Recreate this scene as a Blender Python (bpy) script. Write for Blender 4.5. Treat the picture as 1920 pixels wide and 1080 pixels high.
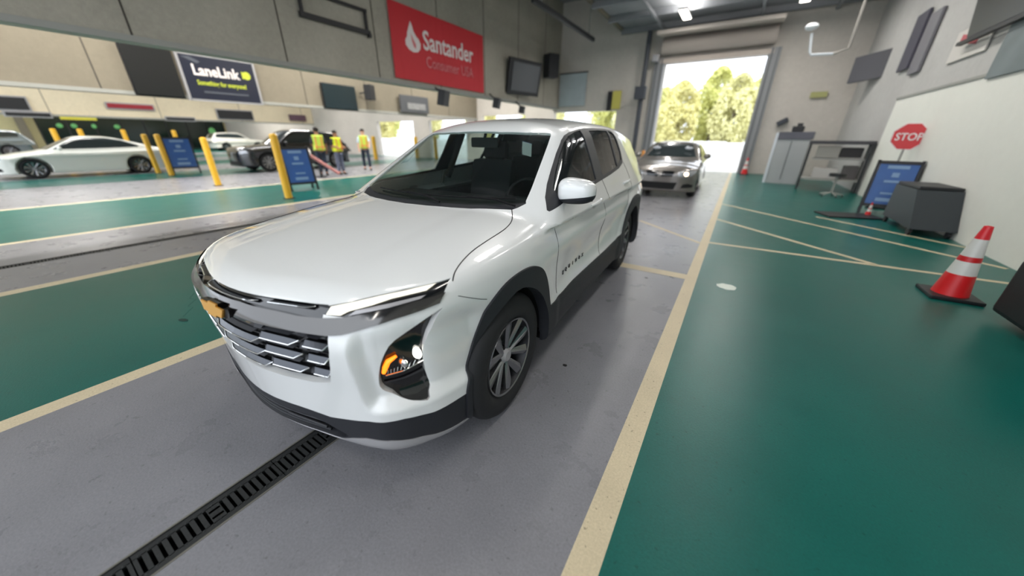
import bpy, bmesh, math, random
import numpy as np
from mathutils import Vector, Matrix
random.seed(7); rng = np.random.default_rng(7)
D = bpy.data; SC = bpy.context.scene; COL = SC.collection
for o in list(D.objects): D.objects.remove(o)
R = math.radians

# ---------------------------------------------------------------- camera
YAW, PITCH, ROLL = .5600, .42211, .00833
fw = Vector((-math.sin(YAW)*math.cos(PITCH), math.cos(YAW)*math.cos(PITCH), -math.sin(PITCH)))
rt = Vector((math.cos(YAW), math.sin(YAW), 0)); up = rt.cross(fw)
rt, up = math.cos(ROLL)*rt+math.sin(ROLL)*up, -math.sin(ROLL)*rt+math.cos(ROLL)*up
cam = D.objects.new('camera', D.cameras.new('camera')); COL.objects.link(cam)
cam.matrix_world = Matrix(((rt.x, up.x, -fw.x, 1.6775), (rt.y, up.y, -fw.y, -.3541), (rt.z, up.z, -fw.z, 1.4832), (0, 0, 0, 1)))
cam.data.sensor_width = 36; cam.data.lens = 628/1920*36; cam.data.clip_start = .05; cam.data.clip_end = 400
cam.data.dof.use_dof = True; cam.data.dof.focus_distance = 1.95; cam.data.dof.aperture_fstop = .65
SC.camera = cam

# ---------------------------------------------------------------- world, exposure
SC.view_settings.view_transform = 'Standard'; SC.view_settings.look = 'None'
SC.view_settings.gamma = 1; SC.view_settings.use_curve_mapping = False
SC.view_settings.exposure = -0.06
w = D.worlds.new('overcast_sky'); SC.world = w; w.use_nodes = True
nt = w.node_tree; nt.nodes.clear()
wo = nt.nodes.new('ShaderNodeOutputWorld'); bg = nt.nodes.new('ShaderNodeBackground')
tc = nt.nodes.new('ShaderNodeTexCoord'); sx = nt.nodes.new('ShaderNodeSeparateXYZ'); cr = nt.nodes.new('ShaderNodeValToRGB')
nt.links.new(tc.outputs['Generated'], sx.inputs[0]); nt.links.new(sx.outputs['Z'], cr.inputs[0])
cr.color_ramp.elements[0].position = 0; cr.color_ramp.elements[0].color = (.80, .86, .95, 1)
cr.color_ramp.elements[1].position = .5; cr.color_ramp.elements[1].color = (.86, .92, 1, 1)
nt.links.new(cr.outputs[0], bg.inputs[0]); bg.inputs[1].default_value = 3.3
nt.links.new(bg.outputs[0], wo.inputs[0])

def area_light(name, loc, sx_, sy_, power, color, rot=(0, 0, 0)):
    l = D.lights.new(name, 'AREA'); l.shape = 'RECTANGLE'; l.size = sx_; l.size_y = sy_; l.energy = power; l.color = color
    o = D.objects.new(name, l); COL.objects.link(o); o.location = loc; o.rotation_euler = rot
    return o

# ---------------------------------------------------------------- materials
def srgb(r, g, b):
    f = lambda c: (c/255/12.92) if c/255 <= .04045 else ((c/255+.055)/1.055)**2.4
    return (f(r), f(g), f(b), 1)
MATS = {}
def mat(name, rgb, rough=.5, metal=0, coat=0, noise=0, nscale=20, bump=0, bscale=200, emit=None, estr=1, spec=.5):
    if name in MATS: return MATS[name]
    m = D.materials.new(name); m.use_nodes = True; n = m.node_tree; b = n.nodes['Principled BSDF']
    c = srgb(*rgb); b.inputs['Base Color'].default_value = c
    b.inputs['Roughness'].default_value = rough; b.inputs['Metallic'].default_value = metal
    b.inputs['Coat Weight'].default_value = coat; b.inputs['Coat Roughness'].default_value = .03
    b.inputs['Specular IOR Level'].default_value = spec
    tcn = n.nodes.new('ShaderNodeTexCoord')
    nz = n.nodes.new('ShaderNodeTexNoise'); nz.inputs['Scale'].default_value = nscale; nz.inputs['Detail'].default_value = 6
    n.links.new(tcn.outputs['Object'], nz.inputs['Vector'])
    if noise:
        mx = n.nodes.new('ShaderNodeMix'); mx.data_type = 'RGBA'
        mx.inputs[6].default_value = tuple(max(0, v*(1-noise)) for v in c[:3])+(1,)
        mx.inputs[7].default_value = tuple(min(1, v*(1+noise)) for v in c[:3])+(1,)
        n.links.new(nz.outputs[0], mx.inputs[0]); n.links.new(mx.outputs[2], b.inputs['Base Color'])
    if bump:
        n2 = n.nodes.new('ShaderNodeTexNoise'); n2.inputs['Scale'].default_value = bscale
        n.links.new(tcn.outputs['Object'], n2.inputs['Vector'])
        bp = n.nodes.new('ShaderNodeBump'); bp.inputs['Strength'].default_value = bump; bp.inputs['Distance'].default_value = .005
        n.links.new(n2.outputs[0], bp.inputs['Height']); n.links.new(bp.outputs[0], b.inputs['Normal'])
    if emit:
        b.inputs['Emission Color'].default_value = srgb(*emit); b.inputs['Emission Strength'].default_value = estr
    MATS[name] = m; return m
def glass_mat(name, tint, refl=1.0):
    m = D.materials.new(name); m.use_nodes = True; n = m.node_tree; n.nodes.clear()
    o = n.nodes.new('ShaderNodeOutputMaterial'); mx = n.nodes.new('ShaderNodeMixShader'); fr = n.nodes.new('ShaderNodeFresnel')
    ge = n.nodes.new('ShaderNodeNewGeometry'); im = n.nodes.new('ShaderNodeMath'); im.operation = 'MULTIPLY_ADD'; im.inputs[1].default_value = 1/1.5-1.5; im.inputs[2].default_value = 1.5
    n.links.new(ge.outputs['Backfacing'], im.inputs[0]); n.links.new(im.outputs[0], fr.inputs[0]); gl = n.nodes.new('ShaderNodeBsdfGlossy'); gl.inputs['Roughness'].default_value = .01
    tr = n.nodes.new('ShaderNodeBsdfTransparent'); tr.inputs[0].default_value = tint
    gl.inputs[0].default_value = (refl, refl, refl, 1)
    n.links.new(fr.outputs[0], mx.inputs[0]); n.links.new(tr.outputs[0], mx.inputs[1]); n.links.new(gl.outputs[0], mx.inputs[2])
    n.links.new(mx.outputs[0], o.inputs[0]); MATS[name] = m; return m

M_white = mat('white_car_paint', (222, 224, 224), .28, coat=1)
M_black = mat('matte_black_plastic', (30, 32, 38), .55, bump=.15, bscale=600)
M_dark = mat('dark_interior', (14, 15, 17), .8)
M_gloss = mat('gloss_black', (12, 13, 16), .12, coat=.6)
M_chrome = mat('satin_chrome', (92, 91, 90), .12, metal=1)
M_smoke = mat('smoked_chrome', (72, 74, 78), .22, metal=.9)
M_silver = mat('silver_trim', (166, 165, 168), .38, metal=.3)
M_rub = mat('tyre_rubber', (26, 27, 30), .75, noise=.2, nscale=60)
M_rim = mat('machined_wheel', (150, 151, 155), .22, metal=.9)
M_rimd = mat('dark_wheel_pocket', (40, 41, 44), .4, metal=.6)
M_gold = mat('gold_emblem', (222, 160, 60), .3, metal=.2, coat=.5)
M_seat = mat('seat_cloth', (34, 36, 38), .85, noise=.2, nscale=80)
G_ws = glass_mat('windscreen_glass', (.58, .66, .63, 1))
G_side = glass_mat('side_glass', (.55, .60, .58, 1))
G_lens = glass_mat('lamp_lens', (.85, .87, .88, 1))

# ---------------------------------------------------------------- object helpers
def tag(o, label=None, cat=None, group=None, kind=None):
    if label: o['label'] = label
    if cat: o['category'] = cat
    if group: o['group'] = group
    if kind: o['kind'] = kind
    return o
def thing(name, label, cat, loc=(0, 0, 0), rz=0, group=None):
    o = D.objects.new(name, None); COL.objects.link(o); o.location = loc; o.rotation_euler = (0, 0, rz)
    o.empty_display_size = .1
    return tag(o, label, cat, group)
def link(name, me, m=None, parent=None, smooth=False):
    o = D.objects.new(name, me); COL.objects.link(o)
    if m is not None:
        for k in (m if isinstance(m, (list, tuple)) else [m]): me.materials.append(k)
    if parent is not None: o.parent = parent
    if smooth:
        for p in me.polygons: p.use_smooth = True
    return o
class B:
    """collects primitive shapes into one mesh"""
    def __init__(s): s.bm = bmesh.new(); s.mi = 0
    def _add(s, vs, mtx):
        if mtx is not None: bmesh.ops.transform(s.bm, matrix=mtx, verts=vs)
        if s.mi:
            for f in {f for v in vs for f in v.link_faces}: f.material_index = s.mi
        return s
    def box(s, c, d, rot=None, bev=0):
        r = bmesh.ops.create_cube(s.bm, size=1); vs = r['verts']
        bmesh.ops.scale(s.bm, vec=d, verts=vs)
        if bev:
            es = list({e for v in vs for e in v.link_edges})
            rr = bmesh.ops.bevel(s.bm, geom=es, offset=bev, segments=2, profile=.6, affect='EDGES')
            vs = list({v for f in rr['faces'] for v in f.verts} | {v for v in vs if v.is_valid})
            vs = list({v for v in vs} | {w_ for v in vs for f in v.link_faces for w_ in f.verts})
        m = Matrix.Translation(c)
        if rot is not None: m = m @ (rot if isinstance(rot, Matrix) else Matrix.Rotation(rot[2], 4, 'Z') @ Matrix.Rotation(rot[1], 4, 'Y') @ Matrix.Rotation(rot[0], 4, 'X'))
        return s._add(vs, m)
    def cyl(s, p, q, r1, r2=None, seg=16, caps=True):
        p, q = Vector(p), Vector(q); d = q-p; r2 = r1 if r2 is None else r2
        r = bmesh.ops.create_cone(s.bm, cap_ends=caps, segments=seg, radius1=r1, radius2=r2, depth=d.length)
        return s._add(r['verts'], Matrix.Translation((p+q)/2) @ d.to_track_quat('Z', 'Y').to_matrix().to_4x4())
    def ball(s, c, d, seg=16):
        r = bmesh.ops.create_uvsphere(s.bm, u_segments=seg, v_segments=seg//2+2, radius=1)
        return s._add(r['verts'], Matrix.Translation(c) @ Matrix.Diagonal((d[0], d[1], d[2], 1)))
    def lathe(s, prof, seg=48, mtx=None, close=False):
        rings = []; n0 = []
        for a in range(seg):
            t = 2*math.pi*a/seg; rings.append([s.bm.verts.new((r_*math.cos(t), r_*math.sin(t), z_)) for r_, z_ in prof])
        for a in range(seg):
            A, Bq = rings[a], rings[(a+1) % seg]
            for i in range(len(prof)-1):
                try: s.bm.faces.new((A[i], Bq[i], Bq[i+1], A[i+1]))
                except ValueError: pass
        return s._add([v for r_ in rings for v in r_], mtx)
    def prism(s, pts, ext, mtx=None):
        """polygon pts (3-D) extruded by vector ext"""
        a = [s.bm.verts.new(p) for p in pts]; b = [s.bm.verts.new(Vector(p)+Vector(ext)) for p in pts]
        n = len(pts); s.bm.faces.new(a[::-1]); s.bm.faces.new(b)
        for i in range(n): s.bm.faces.new((a[i], a[(i+1) % n], b[(i+1) % n], b[i]))
        return s._add(a+b, mtx)
    def tube(s, pts, r, seg=8):
        pts = [Vector(p) for p in pts]; rings = []
        for i, p in enumerate(pts):
            t = (pts[min(i+1, len(pts)-1)]-pts[max(i-1, 0)]).normalized()
            u = t.orthogonal().normalized() if i == 0 else (pu-t*pu.dot(t)).normalized()
            pu = u; v = t.cross(u)
            rr = r[i] if isinstance(r, (list, tuple)) else r
            rings.append([s.bm.verts.new(p+rr*(math.cos(2*math.pi*k/seg)*u+math.sin(2*math.pi*k/seg)*v)) for k in range(seg)])
        for A, Bq in zip(rings, rings[1:]):
            for k in range(seg): s.bm.faces.new((A[k], A[(k+1) % seg], Bq[(k+1) % seg], Bq[k]))
        s.bm.faces.new(rings[0][::-1]); s.bm.faces.new(rings[-1])
        return s._add([v for r_ in rings for v in r_], None)
    def make(s, name, m, parent=None, smooth=False):
        bmesh.ops.recalc_face_normals(s.bm, faces=s.bm.faces)
        me = D.meshes.new(name); s.bm.to_mesh(me); s.bm.free()
        o = link(name, me, m, parent)
        if smooth:
            for p in me.polygons: p.use_smooth = True
            try: me.set_sharp_from_angle(angle=R(38))
            except Exception: pass
        return o
def struct(o): o['kind'] = 'structure'; return o
def text_mesh(name, s, size, depth, m, parent=None, bold=0, sx_=1, align='LEFT'):
    cu = D.curves.new(name, 'FONT'); cu.body = s; cu.size = size; cu.extrude = depth; cu.offset = bold; cu.resolution_u = 3; cu.align_x = align
    t = D.objects.new(name, cu); COL.objects.link(t)
    dg = bpy.context.evaluated_depsgraph_get(); me = D.meshes.new_from_object(t.evaluated_get(dg))
    D.objects.remove(t); me.materials.clear()
    for v in me.vertices: v.co.x *= sx_
    return link(name, me, m, parent)

# ---------------------------------------------------------------- implicit body shapes
def C1(*p):
    xs=np.array(p[0::2],float);ys=np.array(p[1::2],float)
    m=np.gradient(ys,xs)
    s=np.diff(ys)/np.diff(xs)
    for i in range(1,len(xs)-1):
        if s[i-1]*s[i]<=0:m[i]=0
        else:
            lim=3*min(abs(s[i-1]),abs(s[i]));m[i]=np.sign(s[i])*min(abs(m[i]),lim)
    def f(x):
        x=np.asarray(x,float);xc=np.clip(x,xs[0],xs[-1])
        i=np.clip(np.searchsorted(xs,xc,side='right')-1,0,len(xs)-2)
        h=xs[i+1]-xs[i];t=(xc-xs[i])/h
        v=(1+2*t)*(1-t)**2*ys[i]+t*(1-t)**2*h*m[i]+t*t*(3-2*t)*ys[i+1]+t*t*(t-1)*h*m[i+1]
        return v+np.where(x<xs[0],(x-xs[0])*m[0],0)+np.where(x>xs[-1],(x-xs[-1])*m[-1],0)
    return f
def smax(a,b,k):
    h=np.maximum(k-np.abs(a-b),0)/k
    return np.maximum(a,b)+h*h*k*.25
def smin(a,b,k):return -smax(-a,-b,k)
prof=C1(.15,.17,.20,.085,.26,.04,.38,.035,.55,.022,.70,.003,.80,0,.85,.012,.90,.040,.95,.085,1.0,.14)
plan=C1(0,.044,.1,.048,.2,.060,.35,.088,.5,.118,.62,.152,.7,.19,.78,.285,.85,.44,.91,.77,.95,1.2)
wy=C1(0,.88,.3,.905,.6,.93,.93,.945,1.4,.93,2.0,.922,2.8,.925,3.3,.935,3.68,.945,4.1,.93,4.4,.89,4.65,.80)
wz=C1(.15,-.06,.25,-.02,.35,0,.45,0,.6,-.012,.75,-.01,.86,0,.95,-.025,1.05,-.06,1.2,-.13)
hood=C1(-.1,.84,.0,.885,.05,.912,.12,.938,.3,.983,.6,1.035,.9,1.075,1.15,1.10,1.3,1.11,2,1.12,3,1.14,4.2,1.16)
rearp=C1(.2,4.55,.4,4.64,.6,4.65,.8,4.60,1.0,4.58,1.2,4.5)
roof=C1(1.6,1.50,1.9,1.565,2.2,1.61,2.6,1.645,3.1,1.655,3.6,1.645,4.1,1.60,4.5,1.55)
def sstep(a,b,x):
    t=np.clip((x-a)/(b-a),0,1);return t*t*(3-2*t)
AXF,AXR=.92,3.65
def low(x,y,z):
    ax=np.abs(x)
    pl=plan(ax);e=1e-3;g=(plan(ax+e)-pl)/e
    scoop=.045*sstep(.625,.665,ax)*(1-sstep(.84,.93,ax))*sstep(.44,.52,z)*(1-sstep(.74,.87,z))
    pl=pl+.45*np.minimum(np.clip(pl-.044,0,None),.13)*sstep(.74,.90,z);fr=(prof(z)+pl-y)/np.sqrt(1+g*g)+scoop
    df=np.hypot(y-AXF,z-.37);dr=np.hypot(y-AXR,z-.37)
    fl=.016*(1-sstep(.50,.60,df))+.016*(1-sstep(.50,.60,dr))
    sc=.022*sstep(1.45,1.75,y)*(1-sstep(2.9,3.2,y))*np.exp(-((z-.66-.03*(y-1.5))/.13)**2)
    lo=.014*np.exp(-((z-.50)/.05)**2)
    sd=ax-wy(y)-wz(z)-fl+sc-lo*sstep(1.3,1.6,y)*(1-sstep(3.0,3.3,y))
    hd=z-hood(y)+.10*(ax/.9)**2.6-.006*sstep(.40,.52,ax)*sstep(.2,.6,y)
    rr=y-rearp(z)+.25*ax**3
    L=smax(fr,hd,.05);L=smax(L,sd,.06);L=smax(L,rr,.12);return smax(L,.19+.085*sstep(.6,1.25,y)*(1-sstep(3.9,4.3,y))-z,.04)
def field(x,y,z):
    ax=np.abs(x);L=low(x,y,z)
    gs=(ax-(.903-.50*(z-1.08))+.07*np.clip((y-3.5),0,None)**2+.01*np.clip(2.2-y,0,None)**2)*.9
    a=np.radians(28.5)
    ws=(z-1.095)*np.cos(a)-(y-1.15-.40*ax*ax)*np.sin(a)
    rf=z-roof(y)+.06*(ax/.6)**2.5
    rg=(y-4.36-.40*(1.56-z)+.15*ax*ax)*.9
    G=smax(ws,rf,.05);G=smax(G,gs,.08);G=smax(G,rg,.06);G=smax(G,1.0-z,.02)
    return smin(L,G,.03)
def grad(F,P,e=1e-4):
    g=np.zeros_like(P)
    for i in range(3):
        d=np.zeros(3);d[i]=e
        a=P+d;b=P-d
        g[:,i]=(F(a[:,0],a[:,1],a[:,2])-F(b[:,0],b[:,1],b[:,2]))/(2*e)
    return g
def project(F,P,n=4):
    for _ in range(n):
        v=F(P[:,0],P[:,1],P[:,2]);g=grad(F,P);P=P-(v/(np.sum(g*g,1)+1e-9))[:,None]*g
    return P
def nets(F,lo,hi,h):
    ax=[np.arange(lo[i],hi[i]+h,h) for i in range(3)]
    X,Y,Z=np.meshgrid(*ax,indexing='ij')
    V=F(X,Y,Z);S=V<0
    n=[len(a)-1 for a in ax]
    cnt=np.zeros(n);pos=np.zeros(n+[3])
    def cr(A,o): return A[o[0]:o[0]+n[0],o[1]:o[1]+n[1],o[2]:o[2]+n[2]]
    co=[(i,j,k) for i in (0,1) for j in (0,1) for k in (0,1)]
    for a in co:
        for d in range(3):
            if a[d]==0:
                b=list(a);b[d]=1;b=tuple(b)
                va=cr(V,a);vb=cr(V,b);m=(va<0)!=(vb<0)
                t=np.where(m,va/(va-vb+1e-30),0)
                for q in range(3):
                    pos[...,q]+=np.where(m,a[q]+(t if q==d else 0),0)
                cnt+=m
    act=cnt>0;idx=-np.ones(n,int);idx[act]=np.arange(act.sum())
    ijk=np.argwhere(act);P=(pos[act]/cnt[act][:,None]+ijk)*h+np.array(lo)
    Q=[]
    for d in range(3):
        e,f=[(1,2),(2,0),(0,1)][d]
        s0=[slice(None)]*3;s1=[slice(None)]*3;s0[d]=slice(0,-1);s1[d]=slice(1,None)
        A=S[tuple(s0)];B=S[tuple(s1)];m=A!=B
        c=np.argwhere(m)
        c=c[(c[:,e]>0)&(c[:,f]>0)&(c[:,e]<n[e])&(c[:,f]<n[f])]
        fl=A[tuple(c.T)]
        def I(de,df):
            k=c.copy();k[:,e]-=de;k[:,f]-=df;return idx[tuple(k.T)]
        q=np.stack([I(1,1),I(0,1),I(0,0),I(1,0)],1)
        q[~fl]=q[~fl][:,::-1];Q.append(q)
    return P,np.concatenate(Q)

# ---------------------------------------------------------------- building shell
YE, YS, XW, XR = 20.0, -6.5, -54.0, 5.0        # end wall, open side behind the camera, far wall, right wall
def floor_mat(name, rgb, rough, var=.12, spots=.5):
    m = D.materials.new(name); m.use_nodes = True; n = m.node_tree; b = n.nodes['Principled BSDF']; l = n.links
    tcn = n.nodes.new('ShaderNodeTexCoord'); c = srgb(*rgb)
    def noise(sc, det=8, rg=.6):
        z_ = n.nodes.new('ShaderNodeTexNoise'); z_.inputs['Scale'].default_value = sc; z_.inputs['Detail'].default_value = det; z_.inputs['Roughness'].default_value = rg
        l.new(tcn.outputs['Object'], z_.inputs['Vector']); return z_
    def ramp(src, a, b_, ca_, cb_):
        r = n.nodes.new('ShaderNodeValToRGB'); r.color_ramp.elements[0].position = a; r.color_ramp.elements[1].position = b_
        r.color_ramp.elements[0].color = ca_; r.color_ramp.elements[1].color = cb_; l.new(src, r.inputs[0]); return r
    def mul(a, b_, f=1):
        x_ = n.nodes.new('ShaderNodeMix'); x_.data_type = 'RGBA'; x_.blend_type = 'MULTIPLY'; x_.inputs[0].default_value = f
        l.new(a, x_.inputs[6]); l.new(b_, x_.inputs[7]); return x_.outputs[2]
    big = noise(.45); mid = noise(3.0); fine = noise(90, 3, .7); dots = noise(38, 2, .5)
    lo = tuple(v*(1-var) for v in c[:3])+(1,); hi = tuple(v*(1+var) for v in c[:3])+(1,)
    base = ramp(big.outputs[0], .35, .65, lo, hi)
    o = mul(base.outputs[0], ramp(mid.outputs[0], .35, .6, (.93, .93, .93, 1), (1, 1, 1, 1)).outputs[0])
    o = mul(o, ramp(dots.outputs[0], .27, .33, (.45, .45, .45, 1), (1, 1, 1, 1)).outputs[0], spots)
    o = mul(o, ramp(fine.outputs[0], .3, .7, (.86, .86, .86, 1), (1.08, 1.08, 1.08, 1)).outputs[0])
    l.new(o, b.inputs['Base Color'])
    r = ramp(mid.outputs[0], .3, .7, (rough*.94,)*3+(1,), (min(1, rough*1.08),)*3+(1,)); l.new(r.outputs[0], b.inputs['Roughness']); b.inputs['Specular IOR Level'].default_value = .25
    bp = n.nodes.new('ShaderNodeBump'); bp.inputs['Strength'].default_value = .25; bp.inputs['Distance'].default_value = .004
    l.new(fine.outputs[0], bp.inputs['Height']); l.new(bp.outputs[0], b.inputs['Normal'])
    return m
F_grey = floor_mat('floor_grey_epoxy', (130, 130, 135), .28); F_green = floor_mat('floor_green_epoxy', (12, 92, 84), .30, .07)
F_line = floor_mat('floor_cream_line', (204, 190, 160), .5, .06, .8); F_conc = floor_mat('bright_concrete', (205, 203, 198), .8)
bands = [(-54, -40, 1), (-40, -36, 0), (-36, -31, 1), (-31, -27, 0), (-27, -23, 1), (-23, -19.0, 0), (-19.0, -16.0, 1), (-16.0, -11.3, 0), (-11.3, -11.15, 2), (-11.15, -7.2, 1), (-7.2, -7.06, 2),
         (-7.06, -5.63, 0), (-5.48, -4.38, 0), (-4.38, -4.22, 2), (-4.22, -1.51, 1), (-1.51, -1.38, 2), (-1.38, .035, 0), (.195, 1.468, 0), (1.468, 1.585, 2), (1.585, 5.0, 1)]
b = B()
for xa, xb, k in bands:
    b.mi = k; n_ = 12; ys = np.linspace(YS, YE, n_+1)
    vs = [(b.bm.verts.new((xa, q, 0)), b.bm.verts.new((xb, q, 0))) for q in ys]
    for p, q in zip(vs, vs[1:]): f = b.bm.faces.new((p[0], p[1], q[1], q[0])); f.material_index = k
def stripe(p, q, w_, k=2, zz=.0012):
    p, q = Vector(p), Vector(q); d = (q-p).normalized(); nrm = Vector((-d.y, d.x))*w_/2
    f = b.bm.faces.new([b.bm.verts.new((c_.x, c_.y, zz)) for c_ in (p-nrm, q-nrm, q+nrm, p+nrm)]); f.material_index = k
b.mi = 0
for xc_, y0_ in ((.115, 1.0), (-5.555, 9.0)):
    for ya_, yb_ in ((YS, -1.5), (y0_, YE)): f = b.bm.faces.new([b.bm.verts.new(c_) for c_ in ((xc_-.08, ya_, 0), (xc_+.08, ya_, 0), (xc_+.08, yb_, 0), (xc_-.08, yb_, 0))])
stripe((.5, 3.84), (1.47, 3.84), .17); stripe((1.585, 5.62), (4.9, 5.68), .085); stripe((3.51, 5.68), (1.585, 7.62), .085)
stripe((4.9, 6.42), (2.4, 8.9), .085); stripe((2.4, 8.9), (1.585, 9.7), .085); stripe((3.35, 9.1), (4.95, 7.5), .085); stripe((.3, 6.6), (1.47, 5.5), .07)
o = b.make('floor', [F_grey, F_green, F_line]); struct(o)
bm_ = bmesh.new(); bm_.from_mesh(o.data)
for f in bm_.faces:
    if f.normal.z < 0: f.normal_flip()
bm_.to_mesh(o.data); bm_.free()
# worn patch in the green paint
def blot(name, label, cat, c, rx, ry, m, seed, rz=0, hh=.003):
    rr = random.Random(seed); b = B(); n_ = 22; pts = []
    for k in range(n_):
        a = 2*math.pi*k/n_; q = 1+.18*(rr.random()-.5)
        u, v = rx*q*math.cos(a), ry*q*math.sin(a); pts.append((c[0]+u*math.cos(rz)-v*math.sin(rz), c[1]+u*math.sin(rz)+v*math.cos(rz), .0))
    b.prism(pts, (0, 0, hh)); return tag(b.make(name, m), label, cat)
blot('floor_patch', 'pale round repair patch in the green floor right of the lane line', 'patch', (1.885, 3.77), .095, .085, mat('patch_plaster', (214, 222, 212), .6, noise=.1), 3)
blot('gum_spot', 'small dark round spot on the grey floor beside the front wheel of the white SUV', 'stain', (.96, 1.51), .016, .014, M_dark, 5, hh=.0016)
blot('dry_leaf', 'small dark leaf lying on the green floor left of the chrome grille', 'leaf', (-2.12, .28), .05, .02, mat('leaf_dark', (20, 50, 44), .8), 9, .3)
blot('dark_chip', 'tiny dark chip on the grey floor behind the cream cross line', 'stain', (1.08, 3.55), .02, .016, M_dark, 11, hh=.0016)
# crack lines
M_crack = mat('crack_dark', (18, 62, 58), .9)
b = B(); q = [(-2.75, .55), (-2.62, .47), (-2.55, .5), (-2.42, .40), (-2.36, .42), (-2.2, .30)]
b.tube([(u, v, .0) for u, v in q], .0013, 5); tag(b.make('floor_crack', M_crack), 'thin wandering crack in the green floor left of the grille', 'crack')

def wall_mat(name, rgb, bump=.3, var=.1, sc=6):
    m = D.materials.new(name); m.use_nodes = True; n = m.node_tree; b = n.nodes['Principled BSDF']; l = n.links; c = srgb(*rgb)
    tcn = n.nodes.new('ShaderNodeTexCoord'); a = n.nodes.new('ShaderNodeTexNoise'); a.inputs['Scale'].default_value = .6; a.inputs['Detail'].default_value = 8
    f = n.nodes.new('ShaderNodeTexNoise'); f.inputs['Scale'].default_value = sc; f.inputs['Detail'].default_value = 8; f.inputs['Roughness'].default_value = .75
    for z_ in (a, f): l.new(tcn.outputs['Object'], z_.inputs['Vector'])
    ad = n.nodes.new('ShaderNodeMath'); ad.operation = 'ADD'; l.new(a.outputs[0], ad.inputs[0]); l.new(f.outputs[0], ad.inputs[1])
    hf_ = n.nodes.new('ShaderNodeMath'); hf_.operation = 'MULTIPLY'; hf_.inputs[1].default_value = .5; l.new(ad.outputs[0], hf_.inputs[0])
    r = n.nodes.new('ShaderNodeValToRGB'); r.color_ramp.elements[0].position = .35; r.color_ramp.elements[1].position = .65
    r.color_ramp.elements[0].color = tuple(v*(1-var) for v in c[:3])+(1,); r.color_ramp.elements[1].color = tuple(min(1, v*(1+var)) for v in c[:3])+(1,)
    l.new(hf_.outputs[0], r.inputs[0]); l.new(r.outputs[0], b.inputs['Base Color']); b.inputs['Roughness'].default_value = .9
    bp = n.nodes.new('ShaderNodeBump'); bp.inputs['Strength'].default_value = bump; bp.inputs['Distance'].default_value = .02
    l.new(f.outputs[0], bp.inputs['Height']); l.new(bp.outputs[0], b.inputs['Normal']); return m
W_conc = wall_mat('rough_concrete_panel', (168, 163, 150), .5, .16, 9); W_beige = wall_mat('beige_concrete_panel', (126, 118, 103), .3); W_beige2 = wall_mat('pale_beige_panel', (222, 208, 180), .2)
W_far = wall_mat('cream_wall', (205, 194, 150), .1); W_grey = wall_mat('grey_block_wall', (182, 181, 178), .3)
W_white = wall_mat('white_panel', (228, 228, 220), .05, .03); W_ceil = wall_mat('dark_metal_deck', (140, 142, 146), .3)
M_joint = mat('joint_dark', (70, 66, 60), .9); M_yel = mat('safety_yellow', (224, 172, 40), .45); M_frame = mat('frame_black', (22, 23, 26), .5)
M_sill = mat('steel_edge', (150, 150, 144), .6)

def header(name, x, zb, m, step, off, top=8.0):
    b = B(); b.box((x-.15, (YS+YE)/2, (zb+top)/2), (.30, YE-YS, top-zb))
    b.mi = 1; y_ = YS+off
    while y_ < YE-.3: b.box((x+.001, y_, (zb+top)/2), (.008, .03, top-zb-.02)); y_ += step
    b.mi = 2; b.box((x+.01, (YS+YE)/2, zb+.05), (.05, YE-YS, .10))
    return struct(b.make(name, [m, M_joint, M_sill]))
header('wall_left', -8.0, 3.0, W_conc, 2.65, 8.55-2.65*2-2.5); header('wall_second', -14.0, 2.56, W_beige, 2.9, .5); header('wall_third', -34.0, 2.45, W_beige2, 5.0, .5)
b = B(); b.box((XW-.15, (YS+YE)/2, 4), (.3, YE-YS, 8)); struct(b.make('wall_far', W_far))
b = B(); b.box((XR+.15, (YS+YE)/2, 4), (.3, YE-YS, 8)); struct(b.make('wall_right', W_grey))
b = B(); b.box((XR-.02, 2.5, 1.25), (.04, 23, 2.5)); b.mi = 1; b.box((XR-.03, 2.5, 2.52), (.07, 23, .05)); struct(b.make('trim_1', [W_white, M_sill]))
opens = [(-24.6, -20.3, 2.6), (-18.6, -15.0, 2.6), (-13.6, -10.2, 2.8), (-8.2, -4.5, 2.86), (-2.35, 1.75, 4.8)]
b = B(); xs_ = XW
for xa, xb, zt in opens:
    b.box(((xs_+xa)/2, YE+.15, 4), (xa-xs_, .3, 8)); b.box(((xa+xb)/2, YE+.15, (zt+8)/2), (xb-xa, .3, 8-zt)); xs_ = xb
b.box(((xs_+XR)/2, YE+.15, 4), (XR-xs_, .3, 8)); struct(b.make('wall_end', wall_mat('end_wall_block', (196, 190, 182), .2)))
# ceilings
b = B(); b.box((.2, (YS+YE)/2, 6.55), (9.6, YE-YS, .3))
for k in range(14): b.box((.2, YS+1+2.1*k, 6.3), (9.6, .16, .24))
for xx in (-2.6, 1.2, 3.6): b.box((xx, (YS+YE)/2, 6.14), (.10, YE-YS, .12))
struct(b.make('ceiling', W_ceil))
b = B(); b.box((-4.6, (YS+YE)/2, 7.2), (.2, YE-YS, 1.7)); struct(b.make('trim_2', W_beige))
b = B(); b.box(((XW-4.6)/2, (YS+YE)/2, 8.1), (-XW-4.6, YE-YS, .2)); struct(b.make('ceiling_left', W_ceil))

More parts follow.
